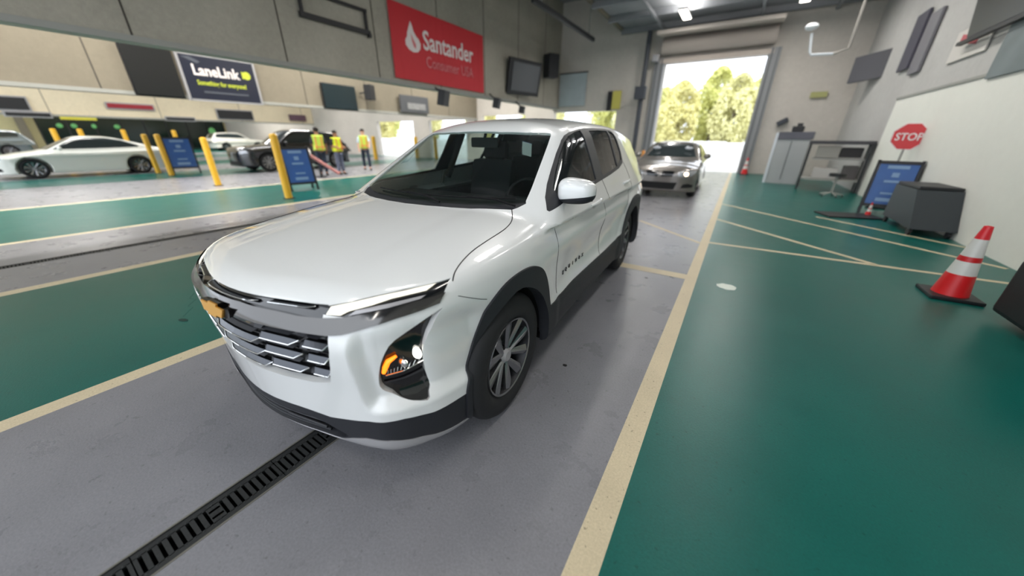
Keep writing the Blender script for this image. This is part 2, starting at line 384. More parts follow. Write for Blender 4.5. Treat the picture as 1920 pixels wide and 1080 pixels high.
# ---------------------------------------------------------------- ceiling lamps (they light the hall)
M_lamp = mat('lamp_diffuser', (255, 250, 240), .4, emit=(255, 246, 232), estr=7)
def lamp(x, y, z, lbl, power, grp='ceiling lamps of the hall', L=1.3, rz=0):
    t = thing('ceiling_lamp', lbl, 'lamp', (x, y, z), rz, grp)
    b = B(); b.box((0, 0, .05), (.34, L, .07), bev=.01); b.make('lamp_housing', M_silver, t)
    b = B(); b.box((0, 0, 0), (.28, L-.08, .03)); b.make('diffuser', M_lamp, t)
    b = B(); b.cyl((0, L*.3, .08), (0, L*.3, 6.35-z if x > -4.6 else 8.0-z), .008, seg=6); b.make('hanger', M_silver, t)
    b = B(); b.cyl((0, -L*.3, .08), (0, -L*.3, 6.35-z if x > -4.6 else 8.0-z), .008, seg=6); b.make('hanger', M_silver, t)
    area_light('ceiling_fill', (x, y, z+.12), .28, L-.08, power*1.0, (1, .965, .91), (math.pi, 0, rz)); a = area_light('lamp_light', (x, y, z-.03), .28, L-.08, power, (1, .965, .91), (0, 0, rz)); return t  # first light is an added upward fill that brightens the ceiling, second is the lamp's
LW = 30
ORD = ['first','second','third','fourth','fifth','sixth','seventh','eighth','ninth','tenth','eleventh','twelfth','thirteenth','fourteenth','fifteenth','sixteenth','seventeenth','eighteenth','nineteenth','twentieth','twenty-first']
for x_, side_ in ((-1.3, 'left'), (2.4, 'right')):
    for k, y_ in enumerate((16.8, 13, 9.2, 5.4, 1.6, -2.2, -5.4)): lamp(x_, y_, 5.85, 'long ceiling lamp, %s from the exit in the %s row over the nearest lane' % (ORD[k], side_), LW*(2.6 if k < 3 else 1), 'ceiling lamps of the nearest lane')
for x_, row in ((-11, 'first'), (-19.5, 'second'), (-28, 'third'), (-41, 'fourth')):
    for k, y_ in enumerate((15.5, 9, 2.5, -4)): lamp(x_, y_, 6.6, 'long ceiling lamp in the %s row beyond the banner wall, %s from the doors' % (row, ORD[k]), LW*{'first': 17, 'second': 10, 'third': 9, 'fourth': 20}[row], 'ceiling lamps over the left lanes', L=2.6)
# dark rail with a lamp strip high on the left
t = thing('door_track', 'long dark steel rail hanging high in front of the left concrete wall', 'rail', (-5, 14.2, 5.5))
b = B(); b.box((0, 0, 0), (.12, 5.6, .14)); b.make('rail', M_frame, t)
b = B(); b.box((-.12, 0, .12), (.10, 5.4, .06)); b.make('pale_strip', M_sill, t)
for yy in (-2.2, 2.2):
    b = B(); b.box((0, yy, 1.2), (.05, .05, 2.3)); b.make('hanger', M_sill, t)

# ---------------------------------------------------------------- outdoors beyond the doors
b = B(); b.box((-25, 95, -.06), (260, 150, .1)); struct(b.make('ground_outside', F_conc))
b = B(); b.box((-25, -40, -.06), (260, 62, .1)); struct(b.make('ground_entrance', F_conc))
M_leaf = [mat('spring_leaves_%d' % k, c_, .8, noise=.35, nscale=3) for k, c_ in enumerate([(250, 238, 172), (246, 240, 164), (255, 236, 164), (234, 234, 152)])]
M_bark = mat('bark', (110, 96, 80), .9)
def tree(x, y, h_, r_, k, seed, lbl):
    r_ *= .74; rr = random.Random(seed); t = thing('tree', lbl, 'tree', (x, y, 0), 0, 'trees beyond the open doors')
    b = B(); b.cyl((0, 0, 0), (0, 0, h_*.7), .25, .1, 8); b.make('trunk', M_bark, t)
    b = B(); vv = []; ff = []; r2 = np.random.default_rng(seed)
    n_ = 13000 if lbl else 9000; zz = h_*(.10+.90*r2.random(n_)); env = r_*(np.sin(np.clip(zz/h_, 0, 1)*math.pi*.92+.25)**.6+.05)
    an = r2.random(n_)*6.283; q = env*np.sqrt(r2.random(n_))*(1+.16*np.sin(an*3+seed)+.12*np.sin(an*5+zz*1.3)); cx_, cy_ = q*np.cos(an), q*np.sin(an)
    keep = np.sin(cx_*1.7+seed)+np.sin(cy_*1.9+1)+np.sin(zz*1.6+seed*2) > -1.1; cx_, cy_, zz = cx_[keep], cy_[keep], zz[keep]
    d1 = r2.normal(size=(len(zz), 3)); d1 /= np.linalg.norm(d1, axis=1)[:, None]; d2 = np.cross(d1, r2.normal(size=(len(zz), 3))); d2 /= np.linalg.norm(d2, axis=1)[:, None]
    c_ = np.stack([cx_, cy_, zz], 1); s_ = .16+.10*r2.random((len(zz), 1)); PV = np.concatenate([c_-d1*s_, c_+d2*s_*.7, c_+d1*s_, c_-d2*s_*.7], 1).reshape(-1, 3)
    me = D.meshes.new('crown'); me.from_pydata(PV.tolist(), [], np.arange(len(PV)).reshape(-1, 4).tolist()); me.update(); b.bm.free(); link('crown', me, M_leaf[k % 4], t)
tr_ = [(-14.6, 61, 8.6, 3.4, 'yellow green tree leftmost in the bright exit'), (-11.2, 69, 9.4, 3.6, 'small yellow tree behind the roof of the silver sedan'), (-7.4, 61, 9.2, 3.5, 'bushy yellow green tree left of the middle of the bright exit'), (-3.4, 69, 11.8, 3.8, 'tall round tree in the middle of the bright exit'),
       (-.2, 61, 9.6, 3.4, 'pale green tree right of the middle of the bright exit'), (3.9, 69, 12.2, 3.8, 'tall tree at the right jamb of the bright exit'), (7.4, 61, 10, 3.5, 'tree half hidden by the right jamb of the bright exit')]
for i in range(9): tr_.append((-21.5-7.6*i, 61 if i % 2 else 69, 10.5+(i*7 % 3), 3.7, '%s tree left of the bright exit, beyond the low door openings' % ORD[i]))
for i, (x_, y_, h_, r_, l_) in enumerate(tr_): tree(x_, y_, h_, r_, i, i+20, l_)
b = B()
for i in range(40):
    rr = random.Random(i+99); b.box((-75+2.3*i, 54+rr.random()*1.5, .4), (2.8, 2, 1.0+rr.random()*.8), bev=.3)
tag(b.make('snow_bank', mat('snow_white', (240, 240, 238), .9)), 'low white bank along the foot of the trees outside', 'bank', kind='stuff')

# ---------------------------------------------------------------- roller door and door jambs of the nearest lane
t = thing('roller_door', 'rolled up door housing above the bright exit at the lane end', 'door', (-.3, 19.7, 5.1))
b = B(); b.cyl((-2.2, -.05, .35), (2.2, -.05, .35), .34, seg=20); b.make('door_coil', mat('door_slats', (176, 166, 158), .6), t, True)
b = B(); b.box((0, .1, -.22), (4.5, .25, .18)); b.make('bottom_rail', mat('door_rail', (190, 178, 168), .6), t)
b = B()
for k in range(3): b.box((0, -.35-.5*k, .75-.05*k), (4.6, .12, .14))
b.make('brace_beams', mat('pale_beam', (196, 186, 176), .6), t)
for xx, lb in ((-2.58, 'pale grey steel jamb on the left side of the bright exit'), (1.98, 'grey steel jamb on the right side of the bright exit')):
    t = thing('door_jamb', lb, 'jamb', (xx, 19.85, 0)); b = B(); b.box((0, 0, 2.5), (.42, .3, 5.0)); b.make('jamb_plate', mat('jamb_grey', (140, 142, 144), .6), t)
    b = B(); b.box((-.1, -.17, 2.5), (.07, .06, 5.0)); b.box((.12, -.17, 2.5), (.05, .06, 5.0)); b.make('guide_track', mat('track_dark', (100, 102, 106), .5), t)
t = thing('wall_pipe', 'tall dark pipe with a box on it, left of the bright exit', 'pipe', (-3.15, 19.4, 0))
b = B(); b.cyl((0, 0, 0), (0, 0, 6.1), .11, seg=14); b.make('pipe', mat('pipe_dark', (62, 66, 74), .5), t, True)
b = B(); b.box((-.02, -.2, 3.55), (.50, .3, .55), bev=.02); b.make('control_box', mat('box_dark', (56, 60, 68), .5), t)
t = thing('wall_hook', 'small pale box with a bracket beside the dark pipe', 'box', (-2.75, 19.5, 5.0)); b = B(); b.box((0, 0, 0), (.28, .2, .3), bev=.03); b.make('body', M_silver, t)
def bollard(x, y, h_, lbl, m=None, grp=None, r=.085):
    t = thing('bollard', lbl, 'bollard', (x, y, 0), 0, grp)
    b = B(); b.cyl((0, 0, 0), (0, 0, h_-.04), r, seg=20); b.ball((0, 0, h_-.04), (r, r, .04), 20); b.make('post', m or M_yel, t, True)
    b = B(); b.cyl((0, 0, 0), (0, 0, .015), r+.05, seg=20); b.make('base_ring', M_frame, t, True); return t
bollard(-2.45, 18.6, .95, 'orange yellow bollard at the left jamb of the bright exit', mat('bollard_orange', (226, 150, 70), .5))
bollard(-7.94, 4.07, 1.53, 'yellow bollard nearest to the white SUV, overlapping the blue sign'); bollard(-12.28, 4.07, 1.42, 'yellow bollard between the white far SUV and the blue sign')
bollard(-17.2, 4.25, 1.5, 'yellow bollard right of the pair at the tail of the white sedan'); bollard(-18.76, 4.25, 1.5, 'leftmost yellow bollard, crossing the tail of the white sedan')
for k, (x_, y_) in enumerate(((-30, 3.3), (-30, 4.25), (-30.5, 6.05), (-29, 8.0))): bollard(x_, y_, 1.75, '%s yellow bollard from the left behind the roof of the white sedan' % ['first', 'second', 'third', 'fourth'][k], grp='bollards behind the white sedan', r=.11)
for x_, y_, l_ in ((-19.5, 15.6, 'orange yellow bollard right of the rightmost standing person'), (-19.0, 18.9, 'orange yellow bollard in front of the bright far door opening'), (-17.3, 19.2, 'orange yellow bollard just left of the white SUV roof')): bollard(x_, y_, 1.5, l_, r=.13)

# ---------------------------------------------------------------- trench drains
M_grate = mat('cast_iron', (44, 46, 47), .6, metal=.3, noise=.3, nscale=90); M_edge = mat('drain_edge', (120, 118, 110), .5, metal=.4, noise=.2)
def drain(xc, ya, yb, fine, lbl, glbl):
    hw = .08
    t = thing('drain_channel', lbl, 'drain', (xc, (ya+yb)/2, 0)); L = yb-ya
    b = B(); b.box((0, 0, -.16), (.16, L, .02)); b.box((-hw+.003, 0, -.08), (.006, L, .16)); b.box((hw-.003, 0, -.08), (.006, L, .16)); b.make('channel', M_dark, t)
    for s in (-1, 1):
        b = B(); b.box((s*(hw+.002), 0, -.003), (.008, L, .010)); b.make('edge_strip', M_edge, t)
    n_ = int(round(L/.5)); pit = .5/17; first = None
    for k in range(n_):
        y0 = ya+.5*k
        if first is None:
            b = B()
            for s in (-1, 1): b.box((s*.060, .25, -.010), (.028, .496, .016))
            for j in range(18):
                yy = .006+(.488)*j/17
                b.box((0, yy, -.010), (.100, .016 if j not in (8, 9) else .018, .016))
            b.box((0, .25, -.010), (.10, .012, .016))
            for sx_s in (-.02, .02): b.box((sx_s, .25, -.010), (.012, .04, .016))
            if fine:
                for s in (-1, 1):
                    for j in range(17): b.ball((s*.052, .02+.4880*j/17, -.002), (.0035, .0035, .002), 6)
            o = b.make('drain_grate', M_grate); first = o; o.location = (xc, y0, 0)
        else:
            o = first.copy(); COL.objects.link(o); o.location = (xc, y0, 0)
        tag(o, glbl % ORD[k], 'grate', 'cast grates of '+('the near drain' if fine else 'the far drain'))
drain(.115, -1.5, 1.0, True, 'narrow dark drain channel in the grey floor running under the white SUV', 'slotted cast iron grate leading under the white SUV, %s from the camera')
drain(-5.555, -1.5, 9.0, False, 'narrow dark drain channel along the middle of the second grey lane', 'slotted grate in the second grey lane, %s from the left edge')

# ---------------------------------------------------------------- signs and screens on the walls
RX = Matrix.Rotation(math.pi/2, 4, 'Z') @ Matrix.Rotation(math.pi/2, 4, 'X')     # text plane facing +x, reading towards +y
def wall_text(s, y_, z_, x_, size, m, parent, name, bold=0, sx_=1, base=(0, 0, 0)):
    t = text_mesh(name, s, size, .004, m, parent, bold, sx_); t.matrix_local = Matrix.Translation((x_-base[0], y_-base[1], z_-base[2])) @ RX; return t
t = thing('banner', 'large red banner with white flame logo and lettering on the left concrete wall', 'banner', (-7.95, 10.35, 4.15))
b = B(); n_ = 14
for k in range(n_):
    ya_, yb_ = -2.3+4.6*k/n_, -2.3+4.6*(k+1)/n_
    b.prism([(0, ya_, -.98), (0, yb_, -.98), (0, yb_, .98), (0, ya_, .98)], (.012+.004*math.sin(k), 0, 0))
b.make('banner_cloth', mat('banner_red', (200, 36, 46), .6), t)
M_bw = mat('banner_white', (232, 222, 220), .6); M_bp = mat('banner_pink', (214, 120, 124), .6)
wall_text('Santander', -1.02, -.02, .03, .74, M_bw, t, 'lettering', .012, .88); wall_text('Consumer USA', -.95, -.52, .03, .46, M_bp, t, 'lettering_small', .002, .86)
fl = [(-1.50, .62), (-1.44, .50), (-1.40, .38), (-1.30, .26), (-1.20, .20), (-1.13, .08), (-1.16, -.06), (-1.28, -.16), (-1.46, -.19), (-1.64, -.14), (-1.76, -.03), (-1.76, .10), (-1.68, .2), (-1.66, .3), (-1.60, .42), (-1.55, .52)]
b = B(); b.prism([(.02, u, v) for u, v in fl], (.012, 0, 0)); b.make('flame_logo', M_bw, t)
b = B(); b.prism([(.034, u, v) for u, v in [(-1.52, .3), (-1.44, .16), (-1.34, .04), (-1.36, -.08), (-1.44, -.04), (-1.5, .1)]], (.004, 0, 0)); b.make('flame_gap', M_bp, t)
# black empty sign frame
t = thing('wall_rack', 'empty black metal frame high on the left concrete wall', 'frame', (-7.96, 6.32, 4.40))
b = B()
b.box((.02, 0, .24), (.05, 1.9, .07)); b.box((.03, 0, -.26), (.08, 1.95, .11)); b.box((.02, -.90, 0), (.05, .07, .46)); b.box((.02, .90, 0), (.05, .07, .46)); b.make('frame_bars', M_frame, t)
b = B(); b.box((.05, .93, -.32), (.1, .08, .10)); b.make('hinge', M_frame, t)
# LaneLink board and black board on the second wall
t = thing('sign_board', 'navy sign board with white and lime lettering on the second wall', 'sign', (-13.95, 5.68, 3.2))
b = B(); b.box((.03, 0, 0), (.05, 2.05, 1.24)); b.make('board', mat('sign_navy', (22, 27, 46), .4), t)
b = B()
for s in (-1, 1): b.box((.01, s*1.06, 0), (.08, .07, 1.36)); b.box((.01, 0, s*.65), (.08, 2.1, .06))
b.make('board_frame', M_silver, t)
M_lime = mat('lime_print', (186, 196, 60), .5)
wall_text('LaneLink', -.78, .08, .06, .42, M_bw, t, 'lettering', .012, .86); wall_text('Something for everyone!', -.74, -.20, .06, .195, M_lime, t, 'lettering_lime', .004, .72)
b = B(); b.box((.062, .02, -.40), (.006, 1.3, .055)); b.make('faint_line', mat('faint_grey', (74, 78, 88), .6), t)
b = B(); b.cyl((.055, .76, .22), (.066, .76, .22), .125, seg=18); b.prism([(.055, .62, .34), (.055, .62, .10), (.055, .80, .22)], (.014, 0, 0)); b.make('arrow_logo', M_lime, t)
b = B(); b.prism([(.056, -.98, .56), (.056, -.6, .40), (.056, -.5, .46), (.056, -.75, .58)], (.008, 0, 0)); b.make('corner_swoosh', mat('faint_grey', (74, 78, 88), .6), t)
t = thing('wall_screen', 'large blank black portrait panel beside the navy sign board', 'screen', (-13.95, 3.93, 3.26))
b = B(); b.box((.05, 0, 0), (.09, 1.10, 1.36), bev=.01); b.make('panel', mat('screen_black', (20, 22, 24), .35), t)
b = B(); b.box((.01, 0, 0), (.05, 1.16, 1.42)); b.make('back_frame', M_frame, t)
t = thing('wall_screen', 'dark television on the second wall right of the navy sign board', 'television', (-13.9, 9.95, 3.06))
b = B(); b.box((.06, 0, 0), (.07, 1.55, .92), bev=.01); b.make('screen', mat('tv_dark', (16, 34, 40), .25), t)
b = B(); b.box((.02, 0, 0), (.08, 1.6, .97), bev=.01); b.make('casing', M_frame, t)
b = B(); b.box((-.03, 0, .1), (.1, .2, .3)); b.make('bracket', M_frame, t)
t = thing('speaker', 'small black speaker on a bracket right of the dark television', 'speaker', (-13.56, 11.3, 3.35))
b = B(); b.box((0, 0, 0), (.35, .38, .62), (0, 0, .4), bev=.02); b.make('cabinet', M_frame, t); b = B(); b.cyl((-.1, -.1, 0), (-.34, -.3, -.05), .03); b.make('bracket', M_frame, t)
# black strips and red strip on the third wall
for (y_, z_, w_, h_, m, lb) in ((1.2, 3.05, 4.2, .62, M_frame, 'long black strip sign at the far left edge'), (3.15, 2.50, 1.6, .18, M_frame, 'short black strip sign under the long one at the far left'),
                            (7.6, 3.2, 2.2, .26, mat('strip_red', (150, 24, 40), .5), 'dark red strip sign below the portrait panel'), (13.6, 3.0, 2.4, .62, M_frame, 'black panel under the navy sign board'),
                            (10.0, 2.55, 1.6, .16, M_frame, 'thin black strip between the red strip and the black panel')):
    t = thing('strip_sign', lb, 'sign', (-33.93, y_, z_)); b = B(); b.box((.05, 0, 0), (.08, w_, h_), bev=.01); b.make('panel', m, t)
    b = B(); b.box((.01, 0, 0), (.06, w_+.14, h_+.14)); b.make('back_plate', M_silver, t)
# televisions, speakers and hanging signs along the left wall
M_scr = mat('screen_grey', (70, 72, 74), .3)
t = thing('wall_screen', 'large tilted television on the left wall right of the red banner', 'television', (-7.7, 15.35, 4.02), 0)
b = B(); b.box((.1, 0, 0), (.14, 2.1, 1.4), (0, R(10), R(-14)), bev=.02); b.make('casing', M_frame, t)
b = B(); b.box((.19, 0, -.01), (.02, 1.75, 1.1), (0, R(10), R(-14))); b.make('screen', M_scr, t); b = B(); b.box((-.1, 0, .1), (.3, .3, .3)); b.make('bracket', M_frame, t)
t = thing('speaker', 'black loudspeaker on the left wall above the pale hanging banner', 'speaker', (-7.55, 18.0, 4.85), -.5)
b = B(); b.box((0, 0, 0), (.55, .62, 1.05), bev=.03); b.make('cabinet', mat('speaker_black', (36, 38, 42), .6), t); b = B(); b.box((-.3, 0, -.1), (.3, .1, .1)); b.make('bracket', M_frame, t)
t = thing('hanging_banner', 'pale grey hanging banner on the end wall beside the bright exit', 'banner', (-7.1, 19.9, 3.95))
b = B(); b.box((0, 0, 0), (1.6, .03, 1.6), bev=.01); b.make('cloth', mat('banner_pale', (172, 182, 186), .6, noise=.12, nscale=3), t); b = B(); b.cyl((-.85, -.02, .82), (.85, -.02, .82), .03); b.make('top_rod', M_frame, t)
t = thing('wall_sign', 'small yellow and black sign on the end wall above the yellow opening', 'sign', (-4.62, 19.85, 3.35))
b = B(); b.box((.10, 0, 0), (.46, .05, .86), bev=.01); b.make('yellow_plate', mat('sign_yellow', (196, 188, 90), .5), t); b = B(); b.box((-.28, .0, -.04), (.22, .07, .92)); b.make('black_plate', M_frame, t)
for (x_, y_, z_, lb, s_) in ((-7.6, 13.1, 2.82, 'small black camera under the right end of the red banner', .5), (-7.7, 9.9, 2.75, 'dark speaker hanging below the middle of the red banner', .62), (-7.6, 15.2, 2.70, 'small black camera hanging below the tilted television', .4)):
    t = thing('wall_camera', lb, 'camera', (x_, y_, z_)); b = B(); b.box((0, 0, 0), (.25, s_*.75, s_*.8), (0, .2, .3), bev=.02); b.make('camera_body', M_frame, t)
    b = B(); b.cyl((-.02, 0, .1), (-.3, -.1, .35), .03); b.make('bracket', M_frame, t)
t = thing('wall_sign', 'dark signboard with faded white print seen below the red banner', 'sign', (-13.9, 14.3, 3.08)); b = B(); b.box((.05, 0, 0), (.08, 2.0, .8), bev=.01); b.make('board', mat('board_slate', (72, 74, 78), .5), t)
b = B(); b.box((.10, .1, -.1), (.01, 1.3, .3), bev=.004); b.make('faded_print', mat('faded_print', (128, 128, 128), .6, noise=.4, nscale=6), t)
t = thing('wall_sign', 'dark violet sign below the dark television on the second wall', 'sign', (-33.9, 23.5-4.4, 3.0)); b = B(); b.box((.05, -.6, 0), (.08, 1.5, .5), bev=.01); b.make('board', mat('sign_violet', (96, 70, 84), .5), t)
t = thing('wall_sign', 'yellow strip sign over the dark glass front on the far left', 'sign', (-33.8, 5.0, 2.36)); b = B(); b.box((.02, 0, 0), (.06, 1.5, .16), bev=.01); b.make('board', mat('strip_yellow', (206, 196, 60), .5), t)
# dark glass front on the far wall
t = thing('glass_front', 'wide dark glass shopfront with green lights behind the white sedan', 'window', (-53.9, 13.0, 0))
b = B(); b.box((0, -.5, 1.5), (.1, 14.5, 3.0)); b.make('glass', mat('dark_glass', (10, 34, 28), .15), t)
b = B()
for k in range(9): b.box((.07, -7.7+1.8*k, 1.5), (.06, .10, 3.0))
b.box((.07, -.5, 3.02), (.1, 14.7, .16)); b.make('mullions', M_frame, t)
M_glow = mat('green_glow', (90, 150, 90), .4, emit=(110, 190, 110), estr=.35)
for k, (u, v, s_) in enumerate(((-6.4, 2.2, .34), (-5.5, 2.2, .34), (-4.2, 2.2, .28), (-2.6, 2.2, .36), (5.4, 1.9, .55))):
    b = B(); b.ball((.10, u, v), (.03, s_*.62, .2 if k < 4 else .42), 12); b.make('green_light', M_glow, t, True)
t = thing('wall_pillar', 'grey pillar at the left end of the dark glass front', 'pillar', (-53.6, 4.4, 0)); b = B(); b.box((0, 0, 1.7), (.5, .5, 3.4)); b.make('pillar_shaft', W_beige, t)

# blue A-frame boards
def a_frame(x, y, rz, lbl, sc=1.0):
    t = thing('sidewalk_sign', lbl, 'sign', (x, y, 0), rz); w2, h_ = .36*sc, 1.25*sc
    for s in (-1, 1):
        m_ = Matrix.Translation((0, s*.26*sc, 0)) @ Matrix.Rotation(s*R(12), 4, 'X')
        b = B(); b.box((0, 0, h_*.56), (w2*2-.06, .02, h_*.76)); o = b.make('sign_panel', mat('panel_blue', (34, 84, 150), .4, noise=.25, nscale=4), t); o.matrix_local = m_
        p = B()
        for k, (ww, zz, hh) in enumerate(((.36, .88, .07), (.12, .74, .10), (.3, .62, .05), (.26, .40, .04), (.34, .28, .08))): p.box((0, s*.014, h_*zz), (ww*sc, .006, hh*sc))
        p.make('faded_print', mat('print_pale', (120, 150, 186), .5), o)
        b = B()
        for q in (-1, 1): b.box((q*w2, 0, h_*.5), (.05, .05, h_))
        for zz in (.17, .96): b.box((0, 0, h_*zz), (w2*2, .05, .06))
        o = b.make('frame', M_frame, t); o.matrix_local = m_
    return t
a_frame(-9.25, 5.12, R(78), 'blue sidewalk sign standing right of the nearest yellow bollard', .98); a_frame(-17.9, 4.95, R(74), 'blue sidewalk sign between two yellow bollards behind the white sedan', 1.16)

# traffic cone
def cone(x, y, h_, lbl, rz=0):
    t = thing('traffic_cone', lbl, 'traffic cone', (x, y, 0), rz); k = h_/.72
    rad = lambda z_: (.135-.105*(z_/.72))*k
    b = B(); b.box((0, 0, .018*k), (.37*k, .37*k, .036*k), bev=.01); b.make('base', M_frame, t)
    zs = [(.03, .25, 'cone_body', (214, 30, 34)), (.25, .38, 'reflective_band', (214, 212, 206)), (.38, .43, 'red_band', (196, 28, 34)), (.43, .60, 'reflective_band', (210, 208, 202)), (.60, .72, 'cone_tip', (214, 36, 46))]
    for za, zb, nm, c_ in zs:
        b = B(); b.lathe([(rad(za*1), za*k), (rad(zb), zb*k)]+([(rad(zb)*.55, zb*k+.004), (rad(zb)*.5, zb*k-.03)] if nm == 'cone_tip' else []), 28); b.make(nm, mat(nm+'_paint%d' % c_[0], c_, .4), t, True)
cone(3.86, 4.78, .74, 'red traffic cone with two white bands on the green floor at the right'); cone(2.05, 19.2, .72, 'small red cone standing at the right jamb of the bright exit')

# ---------------------------------------------------------------- cutting a body surface into panels
def pip(poly, a, b):
    n = len(poly); r = np.zeros(len(a), bool)
    for i in range(n):
        (x1, y1), (x2, y2) = poly[i], poly[(i+1) % n]
        if y1 == y2: continue
        c = ((y1 > b) != (y2 > b)) & (a < (x2-x1)*(b-y1)/(y2-y1)+x1); r ^= c
    return r
def smooth_poly(pts, closed=True, it=2, keep=()):
    """Chaikin corner cutting"""
    for _ in range(it):
        o = []
        n = len(pts)
        for i in range(n if closed else n-1):
            p, q = pts[i], pts[(i+1) % n]
            o += [(p[0]*.75+q[0]*.25, p[1]*.75+q[1]*.25), (p[0]*.25+q[0]*.75, p[1]*.25+q[1]*.75)]
        if not closed: o = [pts[0]]+o+[pts[-1]]
        pts = o
    return pts
AX = {'side': (1, 2), 'front': (0, 2), 'top': (0, 1)}
def cut(bm, poly, view, region, closed=True):
    i, j = AX[view]; n = len(poly)
    fs = []
    lo = [min(p[0] for p in poly)-.05, min(p[1] for p in poly)-.05]; hi = [max(p[0] for p in poly)+.05, max(p[1] for p in poly)+.05]
    cand = [f for f in bm.faces if lo[0] < f.verts[0].co[i] < hi[0] and lo[1] < f.verts[0].co[j] < hi[1] and region(f.verts[0].co, f.normal)]
    for k in range(n if closed else n-1):
        p, q = poly[k], poly[(k+1) % n]
        dx, dy = q[0]-p[0], q[1]-p[1]; L = math.hypot(dx, dy)
        if L < 1e-6: continue
        sel = []
        for f in cand:
            if not f.is_valid: continue
            tt = []; dd = []
            for v in f.verts:
                a = v.co[i]-p[0]; b = v.co[j]-p[1]
                tt.append((a*dx+b*dy)/L); dd.append((a*dy-b*dx)/L)
            if max(tt) > -1e-4 and min(tt) < L+1e-4 and max(dd) > 1e-5 and min(dd) < -1e-5: sel.append(f)
        if not sel: continue
        co = [0, 0, 0]; no = [0, 0, 0]; co[i], co[j] = p; no[i], no[j] = dy/L, -dx/L
        es = {e for f in sel for e in f.edges}; vs = {v for f in sel for v in f.verts}
        r = bmesh.ops.bisect_plane(bm, geom=sel+list(es)+list(vs), dist=1e-5, plane_co=co, plane_no=no)
        cand = [f for f in cand if f.is_valid]+[g for g in r['geom'] if isinstance(g, bmesh.types.BMFace) and g.is_valid]
        cand = list(dict.fromkeys(cand))
def half_surface(F, lo, hi, h, nproj=4):
    P, Q = nets(F, lo, hi, h); P = project(F, P, nproj)
    bm = bmesh.new(); vs = [bm.verts.new(p) for p in P]
    for q in Q:
        try: bm.faces.new([vs[k] for k in q])
        except ValueError: pass
    bmesh.ops.bisect_plane(bm, geom=bm.verts[:]+bm.edges[:]+bm.faces[:], dist=1e-5, plane_co=(0, 0, 0), plane_no=(-1, 0, 0), clear_outer=True)
    for v in bm.verts:
        if abs(v.co.x) < 1e-4: v.co.x = 0
    bm.normal_update(); return bm
def arrays(bm, F):
    bm.verts.ensure_lookup_table(); bm.verts.index_update()
    V = np.array([v.co[:] for v in bm.verts]); faces = [[v.index for v in f.verts] for f in bm.faces]
    N = grad(F, V); N /= np.linalg.norm(N, axis=1)[:, None]+1e-9
    fc = np.array([V[f].mean(0) for f in faces]); fn = np.array([N[f].mean(0) for f in faces])
    return V, N, faces, fc, fn
def panel(name, V, N, faces, m, parent, off=0., depth=.012, mirror='join', rimmat=None):
    """one panel from a face list: shifted by off, with a rim of the given depth. mirror: join / both / none"""
    if not faces: print('EMPTY PANEL', name); return []
    ids = sorted({i for f in faces for i in f}); mp = {g: k for k, g in enumerate(ids)}
    v = V[ids]+N[ids]*off; n = N[ids]; v[np.abs(V[ids][:, 0]) < 1e-5, 0] = 0
    fl = [[mp[i] for i in f] for f in faces]
    cnt = {}
    for f in fl:
        for a, b in zip(f, f[1:]+f[:1]): cnt[(a, b)] = 1
    bd = [(a, b) for (a, b) in cnt if (b, a) not in cnt and not (v[a, 0] == 0 and v[b, 0] == 0)]
    vv = [tuple(p) for p in v]; nn = [tuple(p) for p in n]; ff = [tuple(f) for f in fl]; ln = [nn[i] for f in fl for i in f]
    if depth:
        for a, b in bd:
            k = len(vv); pa, pb = v[a], v[b]; qa, qb = pa-n[a]*depth, pb-n[b]*depth
            vv += [tuple(pb), tuple(pa), tuple(qa), tuple(qb)]
            rn = np.cross(pa-pb, qa-pb); rn = rn/(np.linalg.norm(rn)+1e-12)
            ff.append((k, k+1, k+2, k+3)); ln += [tuple(rn)]*4
    def mk(vv, ff, ln):
        me = D.meshes.new(name); me.from_pydata(vv, [], ff); me.update()
        for p in me.polygons: p.use_smooth = True
        me.normals_split_custom_set(ln); return link(name, me, m, parent)
    def flip(vv, ff, ln):
        v2 = [(-a, b, c) for a, b, c in vv]; f2 = [f[::-1] for f in ff]; l2 = []; k = 0
        for f in ff:
            l2 += [(-a, b, c) for a, b, c in ln[k:k+len(f)]][::-1]; k += len(f)
        return v2, f2, l2
    if mirror == 'none': return [mk(vv, ff, ln)]
    v2, f2, l2 = flip(vv, ff, ln)
    if mirror == 'both': return [mk(vv, ff, ln), mk(v2, f2, l2)]
    K = len(vv); return [mk(vv+v2, ff+[tuple(i+K for i in f) for f in f2], ln+l2)]
def surf_point(F, view, a, b, start=None):
    """point of surface F over the 2-D place (a, b) of a view (side: from +x, front: from -y, top: from +z)"""
    t = np.linspace(0, 2.2, 441); o = np.ones_like(t)
    if view == 'side': P = np.stack([1.3-t, a*o, b*o], 1)
    elif view == 'front': P = np.stack([a*o, -.3+t, b*o], 1)
    else: P = np.stack([a*o, b*o, 2.0-t], 1)
    v = F(P[:, 0], P[:, 1], P[:, 2]); k = np.argmax(v < 0)
    if k == 0: k = int(np.argmin(v)); return P[k]
    u = v[k-1]/(v[k-1]-v[k]); return P[k-1]*(1-u)+P[k]*u
def seam(F, pts2, view, r, m, name, parent, mirror=True, lift=0.0, step=.03, zmin=None):
    """thin dark gap line following the surface"""
    pts = []
    for (p, q) in zip(pts2, pts2[1:]):
        L = math.hypot(q[0]-p[0], q[1]-p[1]); k = max(1, int(L/step))
        for s_ in range(k): pts.append((p[0]+(q[0]-p[0])*s_/k, p[1]+(q[1]-p[1])*s_/k))
    pts.append(pts2[-1])
    P = np.array([surf_point(F, view, *p) for p in pts]); N = grad(F, P); N /= np.linalg.norm(N, axis=1)[:, None]
    P = P+N*lift
    out = []
    for sgn in ((1, -1) if mirror else (1,)):
        b = B(); b.tube([(sgn*p[0], p[1], p[2]) for p in P], r, 6); out.append(b.make(name, m, parent, True))
    return out

